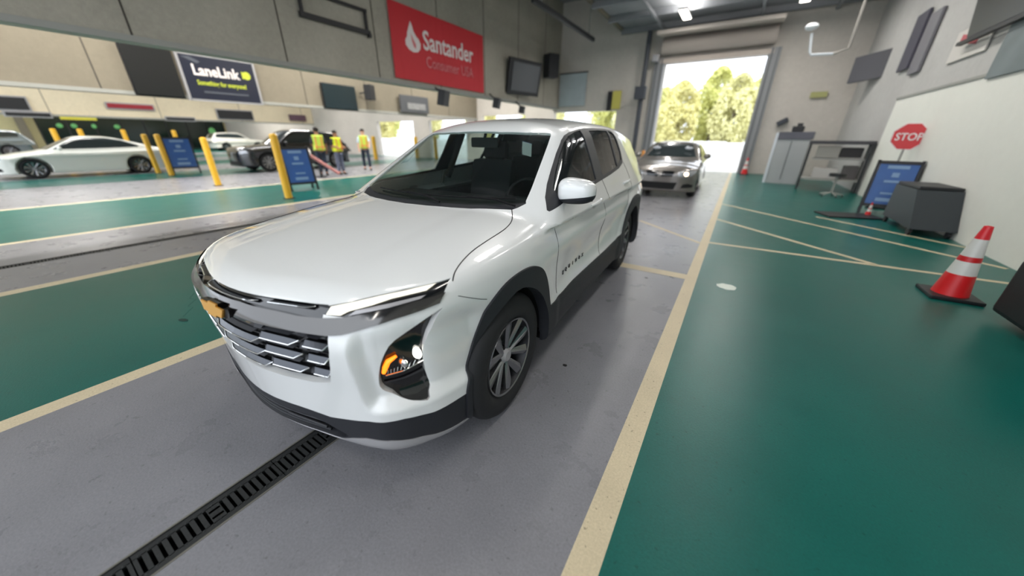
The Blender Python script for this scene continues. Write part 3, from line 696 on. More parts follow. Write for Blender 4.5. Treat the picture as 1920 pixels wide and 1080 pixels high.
# ---------------------------------------------------------------- the white SUV in the middle lane
car = thing('suv_car', 'large white SUV with chrome grille standing in the nearest grey lane', 'car', (0, 0, 0), .0440)
bm = half_surface(field, (-.036, -.09, .1), (1.08, 4.8, 1.74), .018)
FR = lambda c, n: c.y < 1.0 and n.y < -.12 and c.z < 1.06
SD = lambda c, n: c.x > .45 and n.x > .2
TP = lambda c, n: n.z > .2 and c.z > .85
# front view outlines (x, z)
P_lamp = [(0.51, 0.877), (0.515, 0.905), (0.574, 0.918), (0.645, 0.935), (0.719, 0.947), (0.777, 0.95), (0.813, 0.955), (0.822, 0.937), (0.828, 0.917), (0.812, 0.912), (0.755, 0.905), (0.679, 0.89), (0.6, 0.873)]
P_chrome = [(-0.02, 0.818), (0.101, 0.818), (0.225, 0.817), (0.33, 0.813), (0.432, 0.813), (0.558, 0.814), (0.606, 0.82), (0.68, 0.843), (0.745, 0.864), (0.797, 0.875), (0.827, 0.886), (0.828, 0.917), (0.812, 0.912), (0.755, 0.905), (0.679, 0.89), (0.6, 0.873), (0.514, 0.865), (0.413, 0.863), (0.315, 0.868), (0.212, 0.872), (0.137, 0.877), (-0.02, 0.877)]
P_ugrille = [(-0.02, 0.877), (0.137, 0.877), (0.212, 0.872), (0.315, 0.868), (0.413, 0.863), (0.514, 0.865), (0.51, 0.877), (0.515, 0.905), (0.513, 0.908), (0.458, 0.907), (0.365, 0.906), (0.241, 0.907), (0.126, 0.907), (-0.02, 0.907)]
P_grille = [(-0.02, 0.818), (0.101, 0.818), (0.225, 0.817), (0.33, 0.813), (0.432, 0.813), (0.558, 0.814), (0.566, 0.755), (0.547, 0.676), (0.513, 0.587), (0.41, 0.563), (0.261, 0.551), (0.073, 0.55), (-0.02, 0.55)]
P_pod = smooth_poly([(.838, .865), (.836, .860), (.818, .80), (.800, .755), (.785, .70), (.780, .63), (.779, .568), (.785, .50), (.812, .452), (.778, .465), (.74, .485), (.704, .510), (.669, .550), (.672, .59), (.692, .671), (.708, .719), (.729, .765), (.773, .806)], True, 1)
Z_val = [(-.02, .368), (.26, .376), (.435, .368), (.55, .386), (.625, .397), (.75, .400), (.816, .381), (1.1, .378)]
P_intake = smooth_poly([(-.6, .338), (-.2, .340), (.2, .342), (.35, .335), (.44, .312), (.52, .280), (.47, .256), (.3, .248), (0, .246), (-.6, .246)], True, 1)
Z_skid = [(-.02, .222), (.3, .224), (.45, .240), (.53, .275), (.60, .296), (.70, .294), (.78, .270), (.86, .225), (1.1, .18)]
hood_front = [(-0.02, 0.907), (0.126, 0.907), (0.241, 0.907), (0.365, 0.906), (0.458, 0.907), (0.513, 0.908), (0.574, 0.918), (0.645, 0.935), (0.719, 0.947), (0.777, 0.95), (0.813, 0.955)]
hood_side = [(.826, .55), (.800, .60), (.779, .675), (.762, .78), (.760, .90), (.760, 1.02), (.755, 1.10), (.735, 1.19), (.705, 1.255), (.665, 1.318)]
hood_rear = [(.665, 1.318), (.56, 1.262), (.45, 1.205), (.33, 1.162), (.17, 1.125), (-.02, 1.11)]
P_hood = [(.9, -.2), (.9, .5)]+hood_side+hood_rear[1:]+[(-.02, -.2)]
ws_low = [(-.02, 1.185), (.2, 1.20), (.4, 1.25), (.55, 1.315), (.65, 1.375), (.706, 1.418)]
P_ws = ws_low+[(.690, 1.52), (.667, 1.63), (.636, 1.78), (.605, 1.926), (.580, 2.03), (.564, 2.058), (.53, 2.05), (.4, 1.995), (.205, 1.955), (-.02, 1.948)]
P_cowl = ws_low+[(.716, 1.40), (.69, 1.352), (.665, 1.318)]+hood_rear[1:]
# side view outlines (y, z)
P_dlo = [(1.43, 1.088), (1.503, 1.149), (1.60, 1.214), (1.726, 1.292), (1.88, 1.385), (2.027, 1.468), (2.10, 1.499), (2.2, 1.523), (2.474, 1.553), (2.807, 1.566), (3.20, 1.569), (3.36, 1.562), (3.42, 1.54), (3.46, 1.46), (3.45, 1.36), (3.40, 1.275), (3.36, 1.25), (3.15, 1.212), (2.8, 1.183), (2.33, 1.155), (1.9, 1.135), (1.66, 1.124), (1.435, 1.081)]
P_w1 = [(1.58, 1.138), (1.60, 1.192), (1.735, 1.282), (1.885, 1.374), (2.03, 1.456), (2.14, 1.497), (2.30, 1.526), (2.44, 1.540), (2.405, 1.33), (2.36, 1.182), (2.0, 1.158)]
P_w2 = [(2.555, 1.195), (2.60, 1.33), (2.635, 1.54), (2.9, 1.549), (3.20, 1.55), (3.20, 1.50), (3.15, 1.34), (3.12, 1.235), (2.9, 1.215)]
P_w3 = [(3.17, 1.245), (3.20, 1.34), (3.245, 1.50), (3.25, 1.55), (3.36, 1.543), (3.405, 1.52), (3.435, 1.44), (3.42, 1.36), (3.37, 1.285)]
def arch_out(yc, s=1): return [(yc+s*a, b) for a, b in [(-.395, .15), (-.395, .39), (-.36, .49), (-.31, .602), (-.27, .70), (-.205, .792), (-.105, .850), (.02, .872), (.15, .868), (.25, .83), (.32, .765), (.375, .66), (.41, .53), (.425, .40), (.425, .15)]]
def arch_in(yc):
    yc += .020 if yc < 2 else 0
    return [(yc+.370*math.cos(t), .36+.425*math.sin(t)*(1-.06*abs(math.sin(2*t)))) for t in np.linspace(0, math.pi, 22)]+[(yc-.370, .0), (yc+.370, .0)]
P_af = [(y_+.012, z_) if i_ < 5 else (y_, z_) for i_, (y_, z_) in enumerate(arch_out(AXF))]
P_ar = [(AXR+a*1.06, b+(.035 if b > .5 else 0)) for a, b in [(-.41, .15), (-.425, .40), (-.40, .55), (-.345, .69), (-.27, .79), (-.17, .85), (-.03, .872), (.11, .865), (.22, .82), (.31, .73), (.37, .62), (.41, .50), (.42, .15)]]
P_af = smooth_poly(P_af, True, 2); P_ar = smooth_poly(P_ar, True, 2)
P_if, P_ir = arch_in(AXF), arch_in(AXR)
L_rock = [(1.30, .508), (1.5, .520), (1.8, .527), (2.1, .526), (2.6, .524), (3.0, .533), (3.25, .56)]
L_rear = [(4.0, .52), (4.3, .50), (4.8, .50)]
door_front = [(1.44, .985), (1.448, .81), (1.46, .66), (1.47, .545)]
door_mid = [(2.50, 1.17), (2.53, 1.05), (2.54, .85), (2.50, .65), (2.47, .53)]
door_rear = [(3.40, 1.262), (3.46, 1.15), (3.44, 1.02), (3.36, .90), (3.24, .76), (3.13, .60)]
bump_seam = [(.50, .925), (.55, .885), (.60, .86), (.665, .829), (.70, .82)]
print('cutting', len(bm.faces))
for pl in (P_chrome, P_grille, P_pod, P_ugrille, P_lamp): cut(bm, pl, 'front', FR)
for pl in (Z_val, Z_skid): cut(bm, pl, 'front', lambda c, n: c.y < 1.0, False)
cut(bm, P_intake, 'front', lambda c, n: c.y < .6)
cut(bm, hood_front, 'front', lambda c, n: c.y < .8 and c.z > .85, False)
for pl in (hood_side, hood_rear, P_ws, P_cowl): cut(bm, pl, 'top', TP, pl in (P_ws, P_cowl))
for pl in (P_dlo, P_w1, P_w2, P_w3, P_af, P_ar, P_if, P_ir): cut(bm, pl, 'side', SD)
for pl in (L_rock, L_rear, door_front, door_mid, door_rear): cut(bm, pl, 'side', SD, False)
P_rw = smooth_poly([(-.6, 1.14), (.60, 1.14), (.66, 1.20), (.54, 1.46), (.4, 1.49), (-.4, 1.49)], True, 1); P_tl = smooth_poly([(.42, .93), (.80, .94), (.86, 1.0), (.82, 1.06), (.42, .99)], True, 1)
for pl in (P_rw, P_tl): cut(bm, pl, 'front', lambda c, n: c.y > 3.9 and n.y > .1)
V, N, FA, fc, fn = arrays(bm, field); bm.free()
x, y, z = fc.T; nx, ny, nz = fn.T
isF = (y < .9) & (ny < -.08) & (z < 1.05)
def zl(line, a): return np.interp(a, [p[0] for p in line], [p[1] for p in line])
side = (x > .45) & (nx > .15)
lab = np.full(len(FA), 'body', object)
lab[:] = 'rear_body'
lab[(z > 1.05) & (y > 1.1)] = 'roof'
lab[(z <= 1.22) & side & (y > 1.3)] = 'side'
lab[pip(P_dlo, y, z) & side & (z > 1.0)] = 'frame'
lab[(y > 2.0) & (z < 1.30) & (lab == 'roof')] = 'rear_body'
lab[(y > 4.05) & (z > 1.08)] = 'rear_body'
front_bumper = (y < 1.5) & (z < 1.08) & (z < np.interp(y, [.4, .5, .55, .60, .665, .75], [1.2, .925, .885, .86, .829, .80]))
lab[(y <= 1.447) & (z <= 1.10) & (lab != 'frame')] = 'fender'
lab[(lab == 'fender') & front_bumper & (y < .75)] = 'bumper'
lab[(lab == 'rear_body') & (y < 1.47) & (z < 1.12)] = 'fender'
sidey = (lab == 'side') | ((lab == 'rear_body') & side)
dfy = np.interp(z, [p[1] for p in door_front[::-1]], [p[0] for p in door_front[::-1]])
dmy = np.interp(z, [p[1] for p in door_mid[::-1]], [p[0] for p in door_mid[::-1]])
dry = np.interp(z, [p[1] for p in door_rear[::-1]], [p[0] for p in door_rear[::-1]])
lab[sidey & (y > dfy) & (y <= dmy) & (z < 1.2)] = 'front_door'
lab[sidey & (y > dmy) & (y <= dry) & (z < 1.3)] = 'rear_door'
lab[sidey & (y > dry)] = 'rear_body'
lab[(lab == 'side')] = 'fender'
# hood and glass seen from above
top = (nz > .15) & (z > .85)
hf = z > zl(hood_front, x)
lab[top & pip(P_hood, x, y) & hf & (y < 1.4)] = 'hood'
lab[top & pip(P_cowl, x, y) & (z < 1.2)] = 'cowl'
lab[(nz > .15) & (z > 1.07) & pip(P_ws, x, y)] = 'windscreen'
# front end
lab[isF & (z < zl(Z_val, x)) & (y < .62)] = 'valance'
lab[(y < .62) & (z < .30) & (z < zl(Z_skid, x))] = 'skid'
lab[(lab == 'valance') & pip(P_intake, x, z)] = 'intake'
lab[isF & pip(P_pod, x, z)] = 'pod'
lab[isF & pip(P_grille, x, z)] = 'grille'
lab[isF & pip(P_ugrille, x, z)] = 'ugrille'
lab[isF & pip(P_chrome, x, z)] = 'chrome'
lab[isF & pip(P_lamp, x, z)] = 'lamp'
# sills and arches
lab[(x > .4) & (y > 1.25) & (y < 3.4) & (z < zl(L_rock, y))] = 'rocker'
lab[(y > 3.65) & (z < .51)] = 'rear_valance'
lab[(z < .19+.085*np.clip((y-.6)/.65, 0, 1)+.012) & (y > .62) & (nz < -.5)] = 'under'
ins = (x > .45) & (nx > .1)
lab[ins & pip(P_af, y, z)] = 'arch_f'; lab[ins & pip(P_ar, y, z)] = 'arch_r'
lab[(lab == 'bumper') & (z < .378) & (y > .4)] = 'valance'
lab[(x > .45) & (pip(P_if, y, z) | pip(P_ir, y, z)) & (z < .82)] = 'hole'
for i_, P_ in enumerate((P_w1, P_w2, P_w3)): lab[side & pip(P_, y, z)] = 'glass%d' % i_
rearf = (y > 3.9) & (ny > .1)
lab[rearf & pip(P_rw, x, z)] = 'rear_window'; lab[rearf & pip(P_tl, x, z)] = 'tail_lamp'
def G(l): return [FA[i] for i in np.where(lab == l)[0]]
def pan(name, l, m, off=0., depth=.012, mirror='join'): return panel(name, V, N, G(l), m, car, off, depth, mirror)
pan('bonnet', 'hood', M_white, 0, .01)
fb = pan('front_bumper', 'bumper', M_white, 0, .03)[0]
pan('fender', 'fender', M_white, 0, .015, 'both')
fd = pan('front_door', 'front_door', M_white, 0, .015, 'both'); rd = pan('rear_door', 'rear_door', M_white, 0, .015, 'both')
pan('rear_body', 'rear_body', M_white, 0, .015); pan('roof', 'roof', M_white, 0, .02)
pan('rear_window', 'rear_window', mat('privacy_glass', (18, 20, 22), .06, coat=.5), -.004, 0); pan('tail_lamp', 'tail_lamp', mat('tail_lamp_red', (140, 20, 26), .15, coat=.5), .003, .01, 'both')
pan('window_surround', 'frame', M_black, .001, .012, 'both')
for k in range(3): pan('side_window', 'glass%d' % k, G_side, -.006, 0, 'both')
pan('windscreen', 'windscreen', G_ws, -.004, 0)
cowl = pan('cowl_panel', 'cowl', M_black, -.012, .01)[0]
va = pan('front_valance', 'valance', M_black, .002, .03)[0]
pan('skid_plate', 'skid', M_silver, .006, .02)
pan('air_intake', 'intake', M_dark, -.03, 0)
pan('wheel_arch_trim', 'arch_f', M_black, .012, .07, 'both'); pan('wheel_arch_trim', 'arch_r', M_black, .012, .06, 'both')
pan('sill_trim', 'rocker', M_black, .008, .02, 'both'); pan('rear_valance', 'rear_valance', M_black, .004, .02)
pan('underbody', 'under', M_dark, 0, 0)
gr = pan('front_grille', 'grille', M_gloss, -.045, 0)[0]
ug = pan('upper_grille', 'ugrille', M_gloss, -.018, 0)[0]
pan('chrome_bar', 'chrome', M_chrome, .012, .035)
lamps = pan('daytime_lamp', 'lamp', M_gloss, -.006, .01, 'both')
pods = pan('headlamp_cluster', 'pod', M_gloss, -.028, .0, 'both')
# recess walls round grille and lamp pods come from the bumper rim
# inner shell: firewall, wheel wells, cabin tub
def inner(x_, y_, z_):
    a = np.abs(x_); v = low(x_, y_, z_)+.045
    v = np.maximum(v, z_-1.045)
    for c_ in (AXF, AXR):
        well = np.maximum(np.hypot(y_-c_, z_-.36)-.415, .60-a); v = np.maximum(v, -well)
    cab = np.maximum(np.maximum(a-.78, np.abs(y_-2.9)-1.25), .52-z_); return np.maximum(v, -cab)
P, Q = nets(inner, (-1.05, -.1, .12), (1.05, 4.8, 1.2), .035)
me = D.meshes.new('inner_body'); me.from_pydata([tuple(p) for p in P], [], [tuple(int(i) for i in q) for q in Q]); me.update()
link('inner_body', me, M_dark, car, True)
# headliner under the roof
hl = [i for i in np.where((lab == 'roof') & (z > 1.45))[0]]
panel('headliner', V, N, [FA[i][::-1] for i in hl], mat('headliner_cloth', (70, 70, 68), .9), car, -.02, 0)
# seams
seam(field, smooth_poly([(.826, .55)]+hood_side[1:], False, 2), 'top', .0028, M_dark, 'panel_gap', car)
seam(field, smooth_poly(door_front, False, 2), 'side', .0022, M_dark, 'panel_gap', car); seam(field, smooth_poly(door_mid, False, 2), 'side', .0022, M_dark, 'panel_gap', car)
seam(field, smooth_poly(door_rear[:-1], False, 2), 'side', .0022, M_dark, 'panel_gap', car)
seam(field, [(.545, .887), (.60, .86), (.665, .829), (.70, .815)], 'side', .0016, M_dark, 'panel_gap', car)

# grille bars: rows of bent chrome blades on the recessed black mesh
def front_pt(x_, z_, off): 
    p = surf_point(field, 'front', abs(x_), z_); g = grad(field, p[None])[0]; g /= np.linalg.norm(g); p = p+g*off
    return Vector((math.copysign(p[0], x_) if x_ else 0, p[1], p[2]))
M_bright = mat('bright_chrome', (225, 227, 228), .12, metal=.9)
def blade(xa, xb, zc, h, slant, off, thick, parent, name='grille_bar', m=None):
    """horizontal blade whose outer end is cut on a slant"""
    for sgn in (1, -1):
        b = B(); pts = []
        n = 5; top = [(xa+(xb-xa)*k/n, zc+h/2) for k in range(n+1)]; bot = [(xa+(.004 if xa > 0 else 0)+(xb-slant-xa)*k/n, zc-h/2) for k in range(n+1)]
        T = [front_pt(u, w_, off-.012) for u, w_ in top]; Bo = [front_pt(u, w_, off+.004) for u, w_ in bot]
        T2 = [p+Vector((0, thick, 0)) for p in T]; B2 = [p+Vector((0, thick, 0)) for p in Bo]
        V4 = [[b.bm.verts.new((sgn*p.x, p.y, p.z)) for p in L_] for L_ in (T, Bo, B2, T2)]
        for a_, c_ in ((0, 1), (1, 2), (2, 3), (3, 0)):
            for k in range(n): b.bm.faces.new((V4[a_][k], V4[a_][k+1], V4[c_][k+1], V4[c_][k]))
        b.bm.faces.new([V4[k][0] for k in range(4)]); b.bm.faces.new([V4[k][n] for k in range(4)])
        o_ = b.make(name, m or M_smoke, parent)
        if m is None:
            b = B(); b.tube([(sgn*p.x, p.y-.001, p.z) for p in Bo]+[(sgn*T[-1].x, T[-1].y-.001, T[-1].z)], .0028, 6); b.make('bright_edge', M_bright, o_, True)
for r_, zs_ in enumerate([(.712, .750, .762), (.645, .684, .693), (.578, .610, .622)]):
    for c_, (xa, xb) in enumerate([(0, .185), (.208, .405), (.436, .552)]):
        if c_ == 2: xb -= .012*r_+.004
        blade(xa, xb, zs_[c_], .021, .045 if c_ < 2 else .02, -.010, .02, gr)
        blade(xa, xb-.04, zs_[c_]+.027, .012, .02, -.030, .012, gr, 'grille_slat', M_black)
for k_, (xa, xb) in enumerate([(.165, .225), (.395, .45)]):
    for zc in (.785, .722, .655, .59): blade(xa, xb, zc+(.0 if k_ == 0 else .012), .024, .02, -.024, .015, gr, 'grille_link', M_black)
blade(0, .200, .890, .008, .03, .002, .01, ug, 'grille_bar'); blade(.262, .460, .896, .009, .03, .002, .01, ug, 'grille_bar')
# lower intake slats
for zc in (.268, .291, .314):
    b = B(); b.tube([front_pt(u, zc, -.012) for u in np.linspace(-.40, .40, 17)], .006); b.make('intake_slat', M_black, va, True)
b = B(); b.tube([front_pt(u, .318-.05*abs(u), .0) for u in np.linspace(.18, .40, 8)], .007, 10); b.make('tow_cover', M_black, va, True)

# daytime lamp: bright light guide over a dark lens
M_drl = mat('light_guide', (236, 234, 222), .25, emit=(255, 248, 228), estr=.55)
for sgn, lo_ in ((1, lamps[0]), (-1, lamps[1])):
    for pts, nm, mm, off in (([(.526, .879), (.531, .904), (.60, .920), (.667, .935), (.726, .943), (.79, .949), (.782, .934), (.709, .926), (.667, .912), (.60, .893), (.579, .880)], 'light_guide', M_drl, .001),
                        ([(.606, .880), (.623, .897), (.716, .915), (.79, .923), (.784, .914), (.718, .902)], 'lamp_reflector', M_silver, .0)):
        fr = []
        b = B(); ctr = np.mean(pts, 0)
        n0 = [b.bm.verts.new((sgn*(q := front_pt(u, w_, off)).x, q.y, q.z)) for u, w_ in pts]
        # strip fill between the upper and lower run keeps to the curved surface
        k = len(pts); bf = b.bm.faces.new(n0); bmesh.ops.triangulate(b.bm, faces=[bf])
        bmesh.ops.recalc_face_normals(b.bm, faces=b.bm.faces)
        ex = bmesh.ops.extrude_face_region(b.bm, geom=b.bm.faces[:]); bmesh.ops.translate(b.bm, vec=(0, -.005, .001), verts=[g for g in ex['geom'] if isinstance(g, bmesh.types.BMVert)])
        b.make(nm, mm, lo_)
# headlamp cluster: reflector bowls, amber side lamp, clear lens
M_bowl = mat('reflector_bowl', (215, 215, 212), .15, metal=1)
M_hot = mat('headlamp_led', (255, 250, 240), .3, emit=(255, 250, 238), estr=9)
M_amber = mat('amber_lamp', (240, 120, 30), .3, emit=(255, 120, 20), estr=2.6)
podf = lambda u, w_, off: front_pt(u, w_, off)
for sgn, po in ((1, pods[0]), (-1, pods[1])):
    def Pp(u, w_, off): q = podf(u, w_, off); return Vector((sgn*q.x, q.y, q.z))
    b = B(); c = Pp(.775, .672, -.02); b.ball(c, (.024, .012, .026)); b.make('headlamp_led', M_hot, po, True)
    b = B(); c = Pp(.745, .645, -.022); b.ball(c, (.028, .012, .022)); b.make('reflector_bowl', M_bowl, po, True)
    b = B(); b.tube([Pp(.692, .618, -.014), Pp(.700, .645, -.014), Pp(.712, .672, -.014), Pp(.735, .690, -.016)], [.008, .011, .011, .006]); b.make('amber_lamp', M_amber, po, True)
    b = B()
    for k in range(9): b.tube([Pp(.700+k*.009, .604+k*.0022, -.018), Pp(.703+k*.0095, .622+k*.0022, -.022)], .0018, 5)
    b.tube([Pp(.695, .600, -.016), Pp(.74, .606, -.016), Pp(.785, .628, -.018)], .003); b.make('lamp_fins', M_bowl, po, True)
    b = B(); b.tube([Pp(.680, .560, -.020), Pp(.74, .566, -.02), Pp(.797, .582, -.022)], .004); b.make('lamp_trim', M_black, po, True)

# wheels
def make_wheel(name, parent, loc, rz, r=.365, w_=.225, rim=.222, spokes=10, detail=True, mt=None, ms=None):
    t = D.objects.new(name, None); COL.objects.link(t); t.parent = parent; t.location = loc; t.rotation_euler = (0, 0, rz)
    Mx = Matrix.Rotation(math.pi/2, 4, 'Y')       # axle along +x, outer face at +x
    h = w_/2; b = B()
    pr = [(rim+.004, h-.020), (rim+.02, h-.006), (rim+.055, h+.004), (r-.05, h), (r-.022, h-.012), (r-.006, h-.030), (r, h-.05)]
    if detail:
        for k in range(4):
            q = h-.055-k*(w_-.11)/4; pr += [(r, q), (r-.008, q-.003), (r-.008, q-.011), (r, q-.014)]
    pr += [(r, -h+.05), (r-.006, -h+.03), (r-.05, -h), (rim, -h+.01)]
    b.lathe(pr, 56 if detail else 24, Mx)
    b.make('tyre', M_rub, t, True)
    b = B(); b.lathe([(rim+.006, h-.012), (rim-.004, h-.010), (rim-.012, h-.03), (rim-.02, -h+.03), (.02, -h+.05)], 48 if detail else 20, Mx); b.make('rim_barrel', M_rimd, t, True)
    b = B(); b.lathe([(rim+.007, h-.016), (rim+.004, h-.006), (rim-.006, h-.010)], 48, Mx)
    n = spokes//2
    for k in range(n):
        for s in (-1, 1):
            a = 2*math.pi*k/n+s*.25; ca_, sa_ = math.cos(a), math.sin(a)
            ta = Vector((0, -sa_, ca_)); ra = Vector((0, ca_, sa_)); X = Vector((1, 0, 0))
            lean = ta*s
            i0 = ra*.035-lean*.008; o0 = ra*(rim-.004)+lean*.016
            wi, wo = .016, .034
            pts_f = [i0+ta*wi+X*(h-.045), i0-ta*wi+X*(h-.045), o0-ta*wo+X*(h-.018), o0+ta*wo+X*(h-.018)]
            mid = [(i0+ta*wi*.1*s)+X*(h-.036), o0+ta*wo*.2*s+X*(h-.010)]
            bk = [p-X*.035 for p in pts_f]
            vf = [b.bm.verts.new(p) for p in pts_f]; vm = [b.bm.verts.new(p) for p in mid]; vb = [b.bm.verts.new(p) for p in bk]
            for f in ((vf[0], vm[0], vm[1], vf[3]), (vm[0], vf[1], vf[2], vm[1]), (vf[0], vf[1], vm[0]), (vf[3], vm[1], vf[2]), (vf[0], vf[3], vb[3], vb[0]), (vf[1], vb[1], vb[2], vf[2]), (vb[0], vb[3], vb[2], vb[1])): b.bm.faces.new(f)
    b.make('wheel_spokes', ms or M_rim, t)
    b = B(); b.lathe([(.001, h-.024), (.030, h-.024), (.034, h-.030), (.048, h-.042), (.05, h-.08)], 24, Mx)
    b.make('hub_cap', M_silver, t, True)
    if detail:
        for k in range(5): a = 2*math.pi*(k+.5)/5; b = B(); b.cyl((h-.07, .058*math.cos(a), .058*math.sin(a)), (h-.038, .058*math.cos(a), .058*math.sin(a)), .010, .009, 6); b.make('wheel_nut', M_dark, t)
        b = B(); b.lathe([(.05, h-.10), (.15, h-.10), (.15, h-.115)], 32, Mx); b.make('brake_disc', M_silver, t, True)
    return t
for s in (1, -1):
    for yy in (AXF, AXR): make_wheel('wheel', car, (s*.788, yy, .365), 0 if s > 0 else math.pi)

# mirrors
for s in (1,):
    mt = D.objects.new('door_mirror', None); COL.objects.link(mt); mt.parent = car; mt.location = (s*.955, 1.62, 1.185)
    def shell(x_, y_, z_):
        a = np.abs(x_/.118)**3+np.abs(z_/(.077*(1-.12*(x_/.118)*s)))**3.0+np.abs(np.minimum(y_, 0)/.085)**2.4+np.abs(np.maximum(y_, 0)/.03)**4
        return (a**(1/3.)-1)*.08
    P, Q = nets(shell, (-.14, -.11, -.10), (.14, .06, .10), .009); P = project(shell, P, 3)
    for nm, mm, keep_up in (('mirror_cap', M_white, True), ('mirror_base', M_black, False)):
        bm_ = bmesh.new(); vs_ = [bm_.verts.new(p) for p in P]
        for q in Q: bm_.faces.new([vs_[k] for k in q])
        bmesh.ops.bisect_plane(bm_, geom=bm_.verts[:]+bm_.edges[:]+bm_.faces[:], plane_co=(0, 0, -.034), plane_no=(-.16*s, 0, 1), clear_inner=keep_up, clear_outer=not keep_up)
        me = D.meshes.new(nm); bm_.to_mesh(me); bm_.free(); link(nm, me, mm, mt, True)
    b = B(); b.prism([(-s*.06, -.03, -.030), (-s*.06, .015, -.030), (-s*.17, .02, -.040), (-s*.17, -.05, -.040)], (0, 0, -.030)); b.make('mirror_arm', M_black, mt)
    b = B(); b.box((0, .028, 0), (.19, .004, .12), bev=.002); b.make('mirror_glass', M_chrome, mt)

# door handles, badge, emblem
def side_pt(y_, z_, off=0):
    p = surf_point(field, 'side', y_, z_); g = grad(field, p[None])[0]; g /= np.linalg.norm(g); return Vector(p+g*off), Vector(g)
for (ya, yb, zz), doors in (((2.03, 2.26, 1.028), fd), ((3.12, 3.34, 1.075), rd)):
    for s, dr in ((1, doors[0]), (-1, doors[1])):
        b = B(); pts = []
        for k, o_ in enumerate((.004, .028, .034, .034, .028, .004)):
            p, g = side_pt(ya+(yb-ya)*k/5, zz+.01*k/5, o_); pts.append((s*p.x, p.y, p.z))
        b.tube(pts, [.010, .013, .014, .014, .014, .013], 8); b.make('door_handle', M_white, dr, True)
        p, g = side_pt((ya+yb)/2-.03, zz-.005, -.004); b = B(); b.ball((s*p.x, p.y, p.z), (.008, .06, .026), 12); b.make('handle_recess', M_silver, dr, True)
for s, dr in ((1, fd[0]), (-1, fd[1])):
    for k, chh in enumerate('EQUINOX'):
        y0 = 1.60+.073*k if s > 0 else 1.60+.073*(6-k)
        p, g = side_pt(y0+.014, .640, .004)
        t = text_mesh('badge_letter', chh, .040, .002, M_black, dr, .0006, 1.1, 'CENTER')
        t.matrix_parent_inverse.identity()
        if s > 0: t.matrix_local = Matrix.Translation((p.x, p.y, p.z-.014)) @ Matrix.Rotation(math.pi/2, 4, 'Z') @ Matrix.Rotation(math.pi/2, 4, 'X')
        else: t.matrix_local = Matrix.Translation((-p.x, p.y, p.z-.014)) @ Matrix.Rotation(-math.pi/2, 4, 'Z') @ Matrix.Rotation(math.pi/2, 4, 'X')
def bowtie(sc, ext, y0, name, m, parent):
    w2, h2, cw, ch = .098*sc, .021*sc+.0*1, .034*sc, .033*sc
    pts = [(-w2+.014, -h2), (-cw-.008, -h2), (-cw-.014, -ch), (cw-.006, -ch), (cw+.0, -h2), (w2-.014, -h2), (w2+.006, h2), (cw+.008, h2), (cw+.014, ch), (-cw+.006, ch), (-cw, h2), (-w2-.006, h2)]
    b = B(); b.prism([(u, y0, v_) for u, v_ in pts], (0, ext, 0)); o = b.make(name, m, parent); o.location = (0, 0, .838); o.rotation_euler = (R(-8), 0, 0); return o
em = bowtie(1.05, .05, .024, 'emblem_frame', M_chrome, car); e2 = bowtie(.92, .02, .018, 'emblem_face', M_gold, em); e2.location = (0, 0, 0); e2.rotation_euler = (0, 0, 0)

# wipers
M_wip = mat('wiper_black', (16, 17, 19), .7, spec=.2)
def ws_pt(x_, y_, off):
    p = surf_point(field, 'top', abs(x_), y_); return Vector((x_, p[1], p[2]+off))
for (a, bb, c) in (((.10, 1.16), (-.12, 1.235), None), ((.55, 1.33), (-.02, 1.215), None)):
    b = B(); xs = np.linspace(a[0]+.10, a[0]-.52, 9)
    yb = lambda u: 1.185+.40*u*u*1.0+.035
    b.tube([ws_pt(u, yb(u), .012) for u in xs], .005, 6)
    b.tube([ws_pt(a[0]+.12, yb(a[0]+.12)-.05, .004), ws_pt(a[0], yb(a[0])-.02, .018), ws_pt(a[0]-.18, yb(a[0]-.18), .018)], .007, 6); b.make('wiper', M_wip, car, True)
b = B(); b.box(ws_pt(-.74, 1.33, .012), (.02, .03, .006)); b.make('washer_jet', M_silver, cowl)

# cabin
b = B(); b.box((0, 1.62, 1.0), (1.40, .50, .14), bev=.05); b.box((.0, 1.86, .86), (1.4, .12, .3), bev=.04); b.make('dashboard', mat('dash_plastic', (30, 32, 33), .6), car, True)
b = B(); b.lathe([(.175+.014*math.cos(t), .014*math.sin(t)) for t in np.linspace(0, 2*math.pi, 9)], 32, Matrix.Translation((.38, 2.02, 1.02)) @ Matrix.Rotation(R(65), 4, 'X')); b.box((.38, 2.02, 1.02), (.32, .03, .05)); b.make('steering_wheel', M_dark, car, True)
for s in (1, -1):
    for yy, nm in ((2.45, 'front_seat'), (3.3, 'rear_seat')):
        b = B(); b.box((s*.38, yy, .70), (.52, .52, .16), bev=.05); b.box((s*.38, yy+.27, 1.0), (.50, .13, .56), (R(-12), 0, 0), bev=.05); st = b.make(nm, M_seat, car, True)
        b = B(); b.box((s*.38, yy+.36, 1.365), (.27, .10, .18), (R(-10), 0, 0), bev=.04); b.make('headrest', M_seat, st, True)
b = B(); b.box((0, 2.035, 1.445), (.26, .03, .075), bev=.012); b.cyl((0, 2.03, 1.47), (0, 2.06, 1.54), .012); b.make('rear_view_mirror', M_dark, car, True)
for s in (1, -1):
    for pa_, pb_ in (((s*.775, 2.47, 1.10), (s*.60, 2.53, 1.52)), ((s*.76, 3.2, 1.15), (s*.58, 3.24, 1.52))): b = B(); b.tube([pa_, pb_], .03); b.make('inner_pillar', M_dark, car, True)
